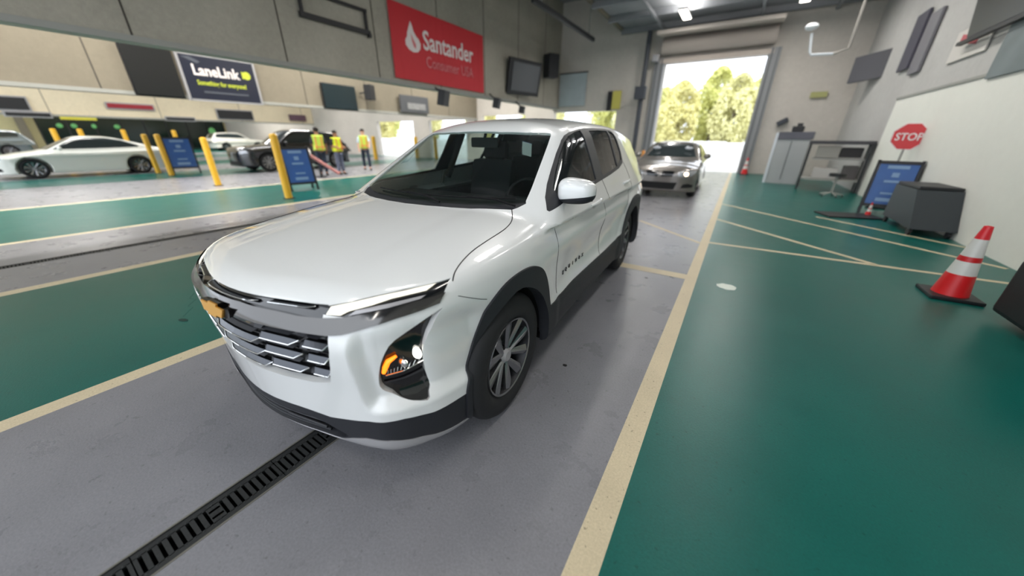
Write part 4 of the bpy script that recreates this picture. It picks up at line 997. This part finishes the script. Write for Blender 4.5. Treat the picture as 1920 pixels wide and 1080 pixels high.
# paper label hanging inside the windscreen
tg = thing('paper_label', 'small white printed paper label hanging inside the windscreen of the white SUV', 'label')
tg.matrix_world = Matrix.Rotation(.044, 4, 'Z') @ Matrix.Translation((.42, 1.965, 1.405)) @ Matrix.Rotation(R(-61.5), 4, 'X') @ Matrix.Rotation(R(14), 4, 'Z') @ Matrix.Scale(.72, 4, (1, 0, 0))
b = B(); b.box((0, 0, 0), (.105, .105, .002)); b.make('paper_sheet', mat('label_paper', (215, 222, 218), .7), tg)
b = B()
for k in range(8): b.box((-.04+.0095*k, .012, .002), (.004 if k % 3 else .006, .055, .001))
b.box((0, -.032, .002), (.08, .008, .001)); b.make('printed_bars', mat('label_ink', (50, 70, 90), .7), tg)
b = B(); b.box((0, -.050, .002), (.105, .008, .001)); b.make('blue_edge', mat('label_blue', (40, 90, 160), .7), tg)

# ---------------------------------------------------------------- other cars
def small_car(label, loc, rz, paint, s, name='sedan_car', wheels=True, lamps_on=False, h=.05, details=None):
    t = thing(name, label, 'car', loc, rz)
    hoodc, roofc = C1(*s['hood']), C1(*s['roof']); W_, L_ = s['w'], s['l']; ya, yb = s['ax']; wr = s.get('wr', .32)
    (y1, z1), (y2, z2) = s['ws']; a_ = math.atan2(z2-z1, y2-y1); (y3, z3), (y4, z4) = s['rg']
    def F(x, y, z):
        ax = np.abs(x); pl = .16*(ax/W_)**2.6+.22*(ax/W_)**9
        fr = pl+.06*np.abs(z-.55)**1.5-y; rr = y-L_+.20*(ax/W_)**4+.06*np.abs(z-.6)
        sd = ax-W_-.02+.10*np.clip(z-.85, 0, None)+.10*np.clip(.3-z, 0, None)+.015*np.cos((z-.6)*9)
        hd = z-hoodc(y)+.09*(ax/W_)**3
        L = smax(smax(fr*.9, hd, .08), sd, .08); L = smax(smax(L, rr, .1), s.get('gc', .17)-z, .04)
        gs = ax-(W_-.05-s.get('lean', .45)*(z-z1)); ws = (z-z1)*math.cos(a_)-(y-y1-.3*ax*ax)*math.sin(a_); pass
        rg = ((y-y3)*(z4-z3)-(z-z3)*(y4-y3))/math.hypot(y4-y3, z4-z3)
        G = smax(smax(ws, gs*.9, .08), smax(z-roofc(y)+.05*(ax/.6)**2.5, rg, .08), .08); G = smax(G, .75-z, .02)
        v = smin(L, G, .03)
        for yc in (ya, yb): v = np.maximum(v, -np.maximum(np.hypot(y-yc, z-wr)-wr-.055, W_-.26-ax))
        return v
    bm = half_surface(F, (-h*2, -.15, .05), (W_+.2, L_+.15, s['h']+.1), h, 3)
    cut(bm, s['dlo'], 'side', lambda c, n: n.x > .25)
    fp = s.get('front', [])
    for nm, pl, mm in fp: cut(bm, pl, 'front', lambda c, n: c.y < 1 and n.y < -.1)
    wsp = [(-.02, y1+.03), (.4, y1+.09), (W_-.2, y1+.2), (W_-.40, y2+.02), (-.02, y2-.04)]; cut(bm, wsp, 'top', lambda c, n: n.z > .2)
    V, N, FA, fc, fn = arrays(bm, F); bm.free(); x, y, z = fc.T
    lab = np.full(len(FA), 'body', object)
    lab[pip(s['dlo'], y, z) & (fn[:, 0] > .25)] = 'side_window'
    lab[pip(wsp, x, y) & (fn[:, 2] > .2) & (z > z1-.02)] = 'windscreen'
    mr = (z > z3+.08) & (z < z4-.06 if z4 > z3 else z < z3-.06) & (y > min(y3, y4)-.2) & (fn[:, 1] > .3) & (x < W_-.32)
    zlo, zhi = min(z3, z4), max(z3, z4)
    lab[(z > zlo+.06) & (z < zhi-.05) & (y > min(y3, y4)-.3) & (fn[:, 1] > .25) & (x < W_-.30)] = 'rear_window'
    lab[(z < .30) & (fn[:, 2] < .2) & (np.abs(fn[:, 0]) > .1) & s.get('clad', False)] = 'sill_trim'
    for nm, pl, mm in fp: lab[pip(pl, x, z) & (y < .9) & (fn[:, 1] < -.1)] = nm
    for nm, mm, off, mi in [('body', paint, 0, 'join'), ('side_window', M_win, -.004, 'both'), ('windscreen', M_win, -.004, 'join'), ('rear_window', M_win, -.004, 'join'), ('sill_trim', M_black, .004, 'join')]+[(n_, m_, .003, 'both' if 'lamp' in n_ or 'kidney' in n_ else 'join') for n_, p_, m_ in fp]:
        g = [FA[i] for i in np.where(lab == nm)[0]]
        if g: panel(nm, V, N, g, mm, t, off, .02, mi)
    b = B(); b.box((0, L_/2, .5), (W_*2-.62, L_-.8, .5)); b.make('inner_body', M_dark, t)
    for sgn in (1, -1):
        for yc in (ya, yb): make_wheel('wheel', t, (sgn*(W_-.11), yc, wr), 0 if sgn > 0 else math.pi, wr, .2, wr-.11, 10, False, ms=s.get('rimm'))
        b = B(); b.ball((sgn*(W_+.07), s['my'], s['mz']), (.10, .06, .075), 14); b.make('door_mirror', s.get('mm', paint), t, True)
    return t
M_win = mat('car_glass_dark', (40, 48, 50), .08, coat=.5)
M_win2 = M_win
P_cwhite = mat('sedan_white_paint', (226, 228, 222), .3, coat=1); P_sil = mat('silver_car_paint', (122, 117, 112), .3, metal=.5, coat=1); P_blk = mat('black_car_paint', (24, 24, 28), .25, coat=1)
P_slate = mat('slate_car_paint', (120, 132, 138), .3, metal=.3, coat=1); M_tail = mat('tail_lamp', (170, 36, 40), .3)
M_lit = mat('lit_headlamp', (255, 240, 220), .3, emit=(255, 226, 190), estr=5); M_lens = mat('headlamp_lens', (180, 182, 186), .15, metal=.4)
sedan = dict(wr=.335, w=.90, l=4.55, h=1.42, ax=(.86, 3.56), hood=(0, .60, .08, .69, .5, .82, 1.1, .92, 1.3, .95, 2, .95, 3.7, 1.0, 4.2, 1.02, 4.55, .98), roof=(1.7, 1.28, 2.0, 1.37, 2.5, 1.42, 3.0, 1.40, 3.5, 1.31, 4.0, 1.17), ws=((1.15, .93), (2.05, 1.38)), rg=((4.35, .98), (3.1, 1.42)),
             dlo=[(1.45, .965), (1.75, 1.14), (2.05, 1.29), (2.4, 1.355), (2.9, 1.35), (3.3, 1.27), (3.75, 1.07), (3.7, 1.02), (2.6, .985)], my=1.62, mz=1.0, mm=P_cwhite,
             front=[('intake', [(-.02, .2), (.5, .2), (.55, .34), (-.02, .36)], M_dark), ('head_lamp', [(.52, .60), (.56, .68), (.80, .72), (.86, .66), (.74, .60)], M_lens), ('fog_grille', [(.62, .26), (.80, .28), (.78, .38), (.66, .36)], M_dark)])
small_car('white sedan parked at the far left, its tail behind two yellow bollards', (-20.2, .38, 0), 0, P_cwhite, sedan)
bmw = dict(w=.90, l=4.6, h=1.43, ax=(.82, 3.6), hood=(0, .66, .06, .74, .5, .87, 1.1, .95, 1.4, .98, 2, .98, 4.0, 1.04, 4.6, 1.0), roof=(1.8, 1.3, 2.1, 1.38, 2.6, 1.43, 3.1, 1.42, 3.6, 1.34), ws=((1.35, .97), (2.15, 1.38)), rg=((4.2, 1.04), (3.3, 1.42)),
           dlo=[(1.6, 1.0), (1.95, 1.2), (2.2, 1.32), (2.6, 1.37), (3.2, 1.35), (3.6, 1.2), (3.85, 1.05), (2.6, 1.01)], my=1.7, mz=1.03, mm=P_sil,
           front=[('kidney_grille', [(.04, .56), (.05, .70), (.30, .71), (.36, .68), (.32, .57)], M_gloss), ('head_lamp', [(.46, .58), (.44, .68), (.62, .72), (.84, .74), (.87, .68), (.78, .60), (.60, .56)], M_lens), ('lower_intake', [(-.02, .24), (.40, .24), (.46, .42), (-.02, .42)], M_dark), ('fog_grille', [(.56, .28), (.82, .30), (.84, .36), (.72, .40), (.60, .38)], M_dark)])
tb = small_car('silver sedan with a lit headlamp waiting behind the white SUV', (-.02, 9.8, 0), .03, P_sil, bmw, h=.04)
for sgn in (1, -1):
    b = B(); b.ball((sgn*.62, .10, .635), (.075, .05, .06), 14); b.make('lit_lamp', M_lit, tb, True)
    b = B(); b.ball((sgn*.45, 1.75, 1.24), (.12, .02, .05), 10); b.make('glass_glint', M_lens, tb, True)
suv = dict(w=.95, l=4.85, h=1.76, gc=.24, wr=.38, ax=(.92, 3.82), clad=True, hood=(0, .85, .1, .97, .6, 1.06, 1.3, 1.12, 2, 1.15, 4.85, 1.2), roof=(1.9, 1.62, 2.3, 1.72, 3.0, 1.76, 4.0, 1.72, 4.6, 1.66), ws=((1.35, 1.13), (2.15, 1.68)), rg=((4.85, 1.12), (4.45, 1.70)), lean=.32,
           dlo=[(1.75, 1.2), (2.2, 1.5), (2.5, 1.62), (3.4, 1.65), (4.3, 1.6), (4.5, 1.45), (4.45, 1.27), (2.6, 1.2)], my=1.85, mz=1.2,
           front=[('front_grille', [(-.02, .62), (.5, .62), (.56, .86), (-.02, .88)], M_gloss), ('head_lamp', [(.6, .74), (.58, .86), (.86, .9), (.9, .8)], M_lens), ('lower_intake', [(-.02, .3), (.5, .3), (.5, .45), (-.02, .45)], M_dark)])
ws_car = small_car('small looking white SUV parked far back, right of a yellow bollard', (-44.5, 20.0-.4, 0), math.pi, mat('suv_white_paint', (228, 226, 218), .3, coat=1), dict(suv, mm=M_white), 'suv_car')

# ---------------------------------------------------------------- people in hi-vis vests
def skin_mesh(nodes, edges, name, m, parent, sub=2):
    """nodes: {key: (pos, radius)}; edges: list of key pairs"""
    keys = list(nodes); me = D.meshes.new(name); me.from_pydata([nodes[k][0] for k in keys], [(keys.index(a), keys.index(b_)) for a, b_ in edges], []); me.update()
    o = D.objects.new(name, me); COL.objects.link(o)
    md = o.modifiers.new('skin', 'SKIN'); md.use_smooth_shade = True
    for i, k in enumerate(keys):
        r = nodes[k][1]; v = me.skin_vertices[0].data[i]; v.radius = (r, r) if not isinstance(r, tuple) else r; v.use_root = (i == 0)
    sd_ = o.modifiers.new('sub', 'SUBSURF'); sd_.levels = sub; sd_.render_levels = sub
    dg = bpy.context.evaluated_depsgraph_get(); m2 = D.meshes.new_from_object(o.evaluated_get(dg)); D.objects.remove(o)
    m2.materials.clear(); return link(name, m2, m, parent, True)
M_skin = mat('skin', (150, 104, 82), .6); M_skin2 = mat('skin_light', (196, 150, 128), .6); M_vest = mat('hi_vis_yellow', (206, 218, 40), .6); M_vest2 = mat('hi_vis_lime', (176, 200, 70), .6); M_strip = mat('orange_strip', (206, 130, 70), .5)
M_hair = mat('dark_hair', (30, 26, 24), .9)
def person(x, y, rz, h_, lbl, vest, shirt, pants, sk, pose):
    t = thing('person', lbl, 'person', (x, y, 0), rz, None); k = h_/1.75
    P = lambda a, b_, c: (a*k, b_*k, c*k)
    body = {'pel': (P(0, 0, .95), .115*k), 'wst': (P(0, -.01, 1.10), .105*k), 'chs': (P(0, 0, 1.32), (.14*k, .115*k)), 'nck': (P(0, .01, 1.47), .055*k), 'hd0': (P(0, -.01, 1.56), .07*k), 'hd1': (P(0, -.015, 1.64), .088*k), 'hd2': (P(0, -.01, 1.70), .065*k)}
    ed = [('pel', 'wst'), ('wst', 'chs'), ('chs', 'nck'), ('nck', 'hd0'), ('hd0', 'hd1'), ('hd1', 'hd2')]
    legs = {'stand': ((0, 0), (0, 0)), 'step': ((-.16, -.05), (.20, .04))}[pose[0]]
    for s, (fy, ky) in zip((1, -1), legs):
        a = 'L' if s > 0 else 'R'
        body.update({a+'hip': (P(s*.09, 0, .90), .085*k), a+'kn': (P(s*.10, fy*.55+ky, .50), .058*k), a+'an': (P(s*.10, fy, .09), .042*k), a+'to': (P(s*.115, fy-.15, .035), .035*k)})
        ed += [('pel', a+'hip'), (a+'hip', a+'kn'), (a+'kn', a+'an'), (a+'an', a+'to')]
        arm = pose[1][0 if s > 0 else 1]
        el, wr_ = {'down': ((s*.25, .02, 1.14), (s*.25, -.06, .90)), 'bent': ((s*.25, .03, 1.14), (s*.16, -.20, 1.12)), 'fwd': ((s*.23, -.12, 1.20), (s*.16, -.36, 1.05))}[arm]
        ex, ey, ez = el; wx, wy_, wz_ = wr_
        body.update({a+'sh': (P(s*.175, 0, 1.40), .058*k), a+'el': (P(*el), .042*k), a+'wr': (P(*wr_), .028*k), a+'ha': (P(wx, wy_-.05, wz_-.035), .032*k)})
        ed += [('chs', a+'sh'), (a+'sh', a+'el'), (a+'el', a+'wr'), (a+'wr', a+'ha')]
        d = Vector((wx-ex, wy_-ey, wz_-ez)).normalized(); hp = Vector((wx, wy_-.05, wz_-.035))
        for f in range(5):
            side = (f-2)*.014; tip = hp+d*(.075 if 0 < f < 4 else .06)+Vector((side*1.6 if f else s*-.05, -.01, -.01)); m_ = hp+d*.04+Vector((side if f else s*-.035, 0, 0))
            body[a+'f%d' % f] = (P(*m_), .009*k); body[a+'g%d' % f] = (P(*tip), .007*k); ed += [(a+'ha', a+'f%d' % f), (a+'f%d' % f, a+'g%d' % f)]
    skin_mesh(body, ed, 'body', sk, t, 1)
    # face
    b = B(); b.ball(P(0, -.105, 1.615), (.012*k, .018*k, .018*k), 8); b.make('nose', sk, t, True)
    for s in (1, -1):
        b = B(); b.ball(P(s*.032, -.088, 1.645), (.011*k, .006*k, .007*k), 8); b.make('eye', M_dark, t, True)
        b = B(); b.ball(P(s*.088, -.01, 1.63), (.012*k, .022*k, .03*k), 8); b.make('ear', sk, t, True)
    b = B(); b.ball(P(0, -.088, 1.575), (.026*k, .008*k, .006*k), 8); b.make('mouth', mat('lips', (130, 70, 64), .6), t, True)
    b = B(); b.ball(P(0, .018, 1.672), (.100*k, .104*k, .088*k), 14); b.make('hair', M_hair, t, True)
    # trousers
    tr = {'p': (P(0, 0, .98), (.15*k, .12*k))}; e2 = []
    for s, (fy, ky) in zip((1, -1), legs):
        a = 'L' if s > 0 else 'R'; tr.update({a+'h': (P(s*.09, 0, .86), .100*k), a+'k': (P(s*.10, fy*.55+ky, .50), .078*k), a+'a': (P(s*.10, fy, .12), .066*k)}); e2 += [('p', a+'h'), (a+'h', a+'k'), (a+'k', a+'a')]
    skin_mesh(tr, e2, 'trousers', pants, t, 1)
    for s, (fy, ky) in zip((1, -1), legs): b = B(); b.ball(P(s*.11, fy-.06, .045), (.05*k, .13*k, .045*k), 10); b.make('shoe', M_dark, t, True)
    sl = {'c': (P(0, 0, 1.36), (.15*k, .12*k))}; e3 = []
    for s in (1, -1):
        a = 'L' if s > 0 else 'R'; arm = pose[1][0 if s > 0 else 1]; ex, ey, ez = {'down': (s*.25, .02, 1.14), 'bent': (s*.25, .03, 1.14), 'fwd': (s*.23, -.12, 1.20)}[arm]
        sl.update({a+'s': (P(s*.18, 0, 1.40), .068*k), a+'e': (P(ex, ey, ez), .054*k)}); e3 += [('c', a+'s'), (a+'s', a+'e')]
    sl['w'] = (P(0, 0, 1.02), (.15*k, .12*k)); e3.append(('c', 'w')); skin_mesh(sl, e3, 'shirt', shirt, t, 1)
    def vf(x_, y_, z_):
        zz = z_/k; ww = .20+.015*np.sin(zz*9); return np.maximum(np.maximum(((np.abs(x_)/(ww*k))**2.6+(np.abs(y_)/(.155*k))**2.4)**(1/2.5)-1, zz-1.475), .93-zz)*.15
    Pn, Qn = nets(vf, (-.3*k, -.25*k, .85*k), (.3*k, .25*k, 1.55*k), .03*k); me = D.meshes.new('vest'); me.from_pydata([tuple(p) for p in Pn], [], [tuple(int(i) for i in q) for q in Qn]); me.update(); v = link('vest', me, vest, t, True)
    for s in (1, -1):
        b = B(); b.box(P(s*.10, -.148, 1.2), (.045*k, .012, .48*k)); b.box(P(s*.10, .148, 1.2), (.045*k, .012, .48*k)); b.make('reflective_strip', M_strip, v)
    b = B(); b.box(P(0, -.156, 1.06), (.34*k, .01, .045*k)); b.box(P(0, .156, 1.06), (.34*k, .01, .045*k)); b.make('reflective_strip', M_strip, v)
M_navy = mat('navy_cloth', (30, 40, 56), .9); M_jean = mat('grey_blue_cloth', (92, 98, 118), .9); M_wht = mat('pale_blue_shirt', (190, 206, 220), .9); M_shd = mat('dark_shirt', (40, 42, 48), .9)
person(-12.5, 7.75, R(250), 1.80, 'person in a lime vest and dark trousers, leftmost of the three standing people', M_vest2, M_shd, M_navy, M_skin, ('stand', ('bent', 'down')))
person(-12.4, 8.45, R(95), 1.70, 'person in a bright yellow vest and grey blue trousers, in the middle of the three', M_vest, M_shd, M_jean, M_skin, ('stand', ('bent', 'bent')))
person(-13.4, 10.45, R(60), 1.80, 'person in a vest over a pale blue shirt, walking, rightmost of the three', M_vest2, M_wht, M_navy, M_skin2, ('step', ('fwd', 'down')))
blk = small_car('black SUV parked behind the people in hi-vis vests on the left', (-16.9, 6.35, 0), 0, P_blk, dict(suv, l=5.1, ax=(1.0, 4.2), mm=P_blk, rimm=mat('steel_wheel', (150, 150, 150), .4, metal=.5)), 'suv_car')
t = thing('barrier_arm', 'slanted pale red arm with a white round end, beside the blue sign at the people', 'barrier', (-12.0, 7.0, 0))
b = B(); b.tube([(0, 0, .85), (.1, 1.0, .1)], .06); b.make('arm', mat('arm_pale_red', (196, 130, 126), .5), t, True); b = B(); b.ball((0, -.08, .92), (.16, .16, .16), 14); b.make('round_end', M_bw, t, True)
b = B(); b.cyl((0, .3, 0), (0, .3, .68), .03); b.box((0, .3, .02), (.3, .3, .04)); b.make('stand', M_frame, t)
slate = small_car('slate grey car partly cut by the left frame edge behind the white sedan', (-41, -1.6, 0), math.pi*0, P_slate, dict(suv, h=1.76, mm=P_slate), 'suv_car')

# ---------------------------------------------------------------- right side: desks, cabinets, signs
t = thing('cabinet', 'tall white cabinet at the far right beside the exit', 'cabinet', (3.2, 16.3, 0), R(-8))
b = B(); b.box((0, 0, .82), (1.0, .8, 1.64), bev=.01); b.make('body', mat('cabinet_grey', (176, 178, 178), .5), t)
b = B(); b.box((-.47, -.02, .86), (.09, .86, 1.72), bev=.01); b.make('side_panel', mat('cabinet_white', (214, 218, 224), .4), t)
b = B(); b.box((.06, -.02, 1.62), (1.0, .86, .24), bev=.01); b.make('top_tray', mat('tray_slate', (92, 92, 102), .5), t)
b = B(); b.box((0, -.41, .8), (.02, .01, 1.3)); b.make('door_gap', M_frame, t)
t = thing('desk_printer', 'dark device standing on top of the tall white cabinet', 'printer', (3.25, 16.3, 1.75), R(-8)); b = B(); b.box((0, 0, .09), (.34, .3, .18), bev=.03); b.box((.02, .08, .22), (.16, .04, .12)); b.make('body', M_frame, t)
t = thing('work_table', 'black topped work table with lower shelf beside the white cabinet', 'table', (4.25, 14.6, 0), R(-8))
b = B(); b.box((0, 0, 1.42), (1.5, .9, .10), bev=.02); b.make('table_top', mat('top_dark', (54, 52, 56), .5), t)
b = B(); b.box((0, 0, .35), (1.4, .8, .05)); b.make('shelf', M_sill, t)
for sx_ in (-.7, .7):
    for sy_ in (-.4, .4): b = B(); b.box((sx_, sy_, .7), (.05, .05, 1.4)); b.make('leg', M_frame, t)
b = B(); b.box((.05, -.1, .95), (1.2, .5, .04)); b.make('shelf', mat('shelf_grey', (150, 148, 144), .6), t)
for (x_, z_, w_, h_, c_, nm, lb) in ((4.0, .98, .55, .34, (150, 146, 140), 'storage_box', 'pale grey box on the middle shelf of the work table'), (4.55, 1.0, .5, .28, (46, 44, 46), 'storage_box', 'dark box on the middle shelf of the work table'),
                             (4.1, .38, .6, .30, (176, 172, 168), 'storage_box', 'white box on the lower shelf of the work table'), (4.68, .38, .36, .38, (84, 80, 80), 'storage_box', 'grey box on the lower shelf of the work table')):
    b = B(); b.box((0, 0, h_/2), (w_, .42, h_), bev=.02); o = b.make(nm, mat('box_%d' % c_[0], c_, .7), None); o.location = (x_, 14.5, z_); o.rotation_euler = (0, 0, R(-8)); tag(o, lb, 'box')
def wheel_small(parent, loc, r, w_, m): b = B(); b.cyl((loc[0]-w_/2, loc[1], loc[2]), (loc[0]+w_/2, loc[1], loc[2]), r, seg=20); return b.make('wheel', m, parent, True)
t = thing('stool', 'dark wheeled stool in front of the work table', 'stool', (4.15, 12.9, 0))
b = B(); b.cyl((0, 0, .55), (0, 0, .63), .19, seg=24); b.make('seat', M_frame, t, True); b = B(); b.cyl((0, 0, .1), (0, 0, .55), .025); b.make('column', M_sill, t)
b = B()
for k in range(5): b.tube([(0, 0, .12), (.26*math.cos(k*1.257), .26*math.sin(k*1.257), .06)], .018)
b.make('base', M_sill, t)
for k in range(5): wheel_small(t, (.26*math.cos(k*1.257), .26*math.sin(k*1.257), .03), .03, .02, M_frame)
a_frame(4.6, 10.4, R(-12), 'blue sidewalk sign in front of the white wall panel, under the red stop sign', .9)
t = thing('stop_sign', 'red octagonal stop sign standing before the white wall panel', 'sign', (4.76, 11.2, 0), R(-12))
b = B(); b.cyl((0, .02, 0), (0, .02, 1.35), .02); b.make('pole', M_sill, t); b = B(); b.box((0, .02, .02), (.4, .3, .04)); b.make('foot', M_frame, t)
b = B(); b.prism([(.275*math.cos(R(22.5+45*k)), 0, 1.57+.275*math.sin(R(22.5+45*k))) for k in range(8)], (0, .012, 0)); b.make('red_face', mat('stop_red', (206, 40, 44), .4), t)
b = B(); b.prism([(.295*math.cos(R(22.5+45*k)), .004, 1.57+.295*math.sin(R(22.5+45*k))) for k in range(8)], (0, .012, 0)); b.make('white_border', M_bw, t)
tx = text_mesh('lettering', 'STOP', .21, .002, M_bw, t, .004, .85, 'CENTER'); tx.matrix_local = Matrix.Translation((0, -.006, 1.495)) @ Matrix.Rotation(math.pi/2, 4, 'X')
t = thing('floor_mat', 'dark rubber mat lying on the green floor before the blue sign', 'mat', (3.95, 9.6, 0), .3); b = B(); b.box((0, 0, .015), (1.0, .6, .03), bev=.01); b.make('mat', M_frame, t)
cone(4.3, 9.85, .28, 'small red cone lying beside the dark mat under the blue sign')
t = thing('tool_cart', 'dark grey cart with slanted front beside the blue sign at the right wall', 'cart', (4.68, 8.7, 0), R(0))
b = B(); b.prism([(-.28, -.7, .12), (-.28, .7, .12), (-.28, .7, .72), (-.28, -.3, .72)], (.55, 0, 0)); b.make('body', mat('cart_grey', (48, 54, 58), .5), t)
b = B(); b.box((0, .2, .75), (.52, 1.0, .05), bev=.01); b.make('top', M_frame, t)
for sx_ in (-.24, .22):
    for sy_ in (-.6, .6): wheel_small(t, (sx_, sy_, .06), .06, .04, M_frame)
# boards and screens on the right wall
t = thing('wall_screen', 'black television high on the right wall at the frame edge', 'television', (4.9, 10.0, 3.85)); b = B(); b.box((-.05, 0, 0), (.10, 2.0, 1.1), (0, R(-8), 0), bev=.02); b.make('screen', mat('screen_black', (20, 22, 24), .35), t)
b = B(); b.box((-.04, 0, -.62), (.08, 2.3, .06)); b.make('lower_bar', M_frame, t)
t = thing('wall_poster', 'white poster with faded red print below the high television', 'poster', (4.97, 11.0, 3.25)); b = B(); b.box((0, 0, 0), (.02, 1.5, .55)); b.make('paper', mat('poster_white', (204, 200, 194), .6), t)
b = B(); b.box((-.014, .1, .05), (.006, .8, .14), (.2, 0, 0), bev=.002); b.make('red_print', mat('poster_red', (190, 90, 96), .6), t)
t = thing('wall_screen', 'dark monitor on a bracket on the right wall near the exit', 'television', (4.75, 17.4, 3.75), 0); b = B(); b.box((0, 0, 0), (.12, 1.5, .8), (0, 0, R(25)), bev=.02); b.make('casing', mat('casing_grey', (74, 74, 80), .5), t)
b = B(); b.box((.12, 0, 0), (.26, .14, .14)); b.make('bracket', M_frame, t)
for y_, m_, lb, zz, w_ in ((14.6, mat('board_dark', (64, 62, 76), .6), 'dark violet board on the right wall', 3.9, .8), (13.6, mat('board_mid', (112, 110, 116), .6), 'grey board on the right wall beside the violet one', 3.7, .7), (9.0, mat('board_teal', (110, 120, 122), .6, noise=.3, nscale=2), 'grey green board on the right wall at the frame edge', 3.1, 1.2)):
    t = thing('wall_board', lb, 'board', (4.95, y_, zz)); b = B(); b.box((0, 0, 0), (.06, w_, 1.3), bev=.01); b.make('board', m_, t)
t = thing('pipe_lamp', 'small white lamp on a bent white pipe near the ceiling right of the exit', 'lamp', (2.72, 14.0, 3.8))
b = B(); b.tube([(.55, 0, -.1), (.06, 0, -.08), (0, 0, 0), (-.08, 0, .45)], .035); b.make('pipe', mat('pipe_white', (200, 206, 212), .4), t, True); b = B(); b.ball((-.12, 0, .60), (.16, .16, .09)); b.make('lamp_head', mat('lamp_white', (225, 230, 235), .3), t, True)
b = B(); b.tube([(.55, 0, -.1), (.85, 0, 0), (.85, 0, 2.3)], .035); b.make('support_arm', mat('arm_grey', (150, 146, 140), .5), t, True)
t = thing('wall_sign', 'small yellow green sign on the end wall right of the exit', 'sign', (3.9, 19.9, 3.2)); b = B(); b.box((0, 0, 0), (.55, .04, .22), bev=.01); b.make('plate', mat('sign_olive', (168, 168, 110), .5), t)
t = thing('wall_lamp', 'dark lamp on the end wall between the exit and the white cabinet', 'lamp', (2.95, 19.85, 2.2)); b = B(); b.box((0, 0, 0), (.4, .16, .2), (0, R(-30), 0), bev=.03); b.make('housing', mat('box_dark', (56, 60, 68), .5), t)
# black wheeled equipment at the right frame edge
t = thing('service_trolley', 'black service trolley with big rubber tyre at the right frame edge', 'trolley', (4.2, 3.72, 0))
b = B(); b.lathe([(.12, -.08), (.26, -.10), (.31, -.07), (.325, 0), (.31, .07), (.26, .10), (.12, .08), (.12, -.08)], 36, Matrix.Translation((-.30, -.45, .325)) @ Matrix.Rotation(R(80), 4, 'Y')); b.make('tyre', M_rub, t, True)
b = B(); b.cyl((-.36, -.45, .325), (-.24, -.45, .325), .12, seg=18); b.make('wheel_disc', M_frame, t, True)
b = B(); b.box((.12, 0, .32), (.75, 1.2, .5), bev=.04); b.make('body', mat('trolley_black', (20, 22, 24), .6), t)
b = B(); b.tube([(-.2, .2, .55), (-.15, .3, .95), (.0, .35, 1.05), (.4, .35, 1.05)], .02); b.make('handle', mat('handle_grey', (90, 92, 90), .5), t, True)
t = thing('cloth_bag', 'grey crumpled bag lying on the black trolley', 'bag', (4.32, 3.95, .58))
def bagf(x_, y_, z_): return np.sqrt((x_/.34)**2+(y_/.42)**2+((z_-.16)/.2)**2)-1+.10*np.sin(14*x_+3*y_)*np.sin(11*y_+5*z_)
P, Q = nets(bagf, (-.5, -.6, -.1), (.5, .6, .5), .05); me = D.meshes.new('bag_body'); me.from_pydata([tuple(p) for p in P], [], [tuple(int(i) for i in q) for q in Q]); me.update(); link('bag_body', me, mat('bag_grey', (96, 98, 92), .9), t, True)
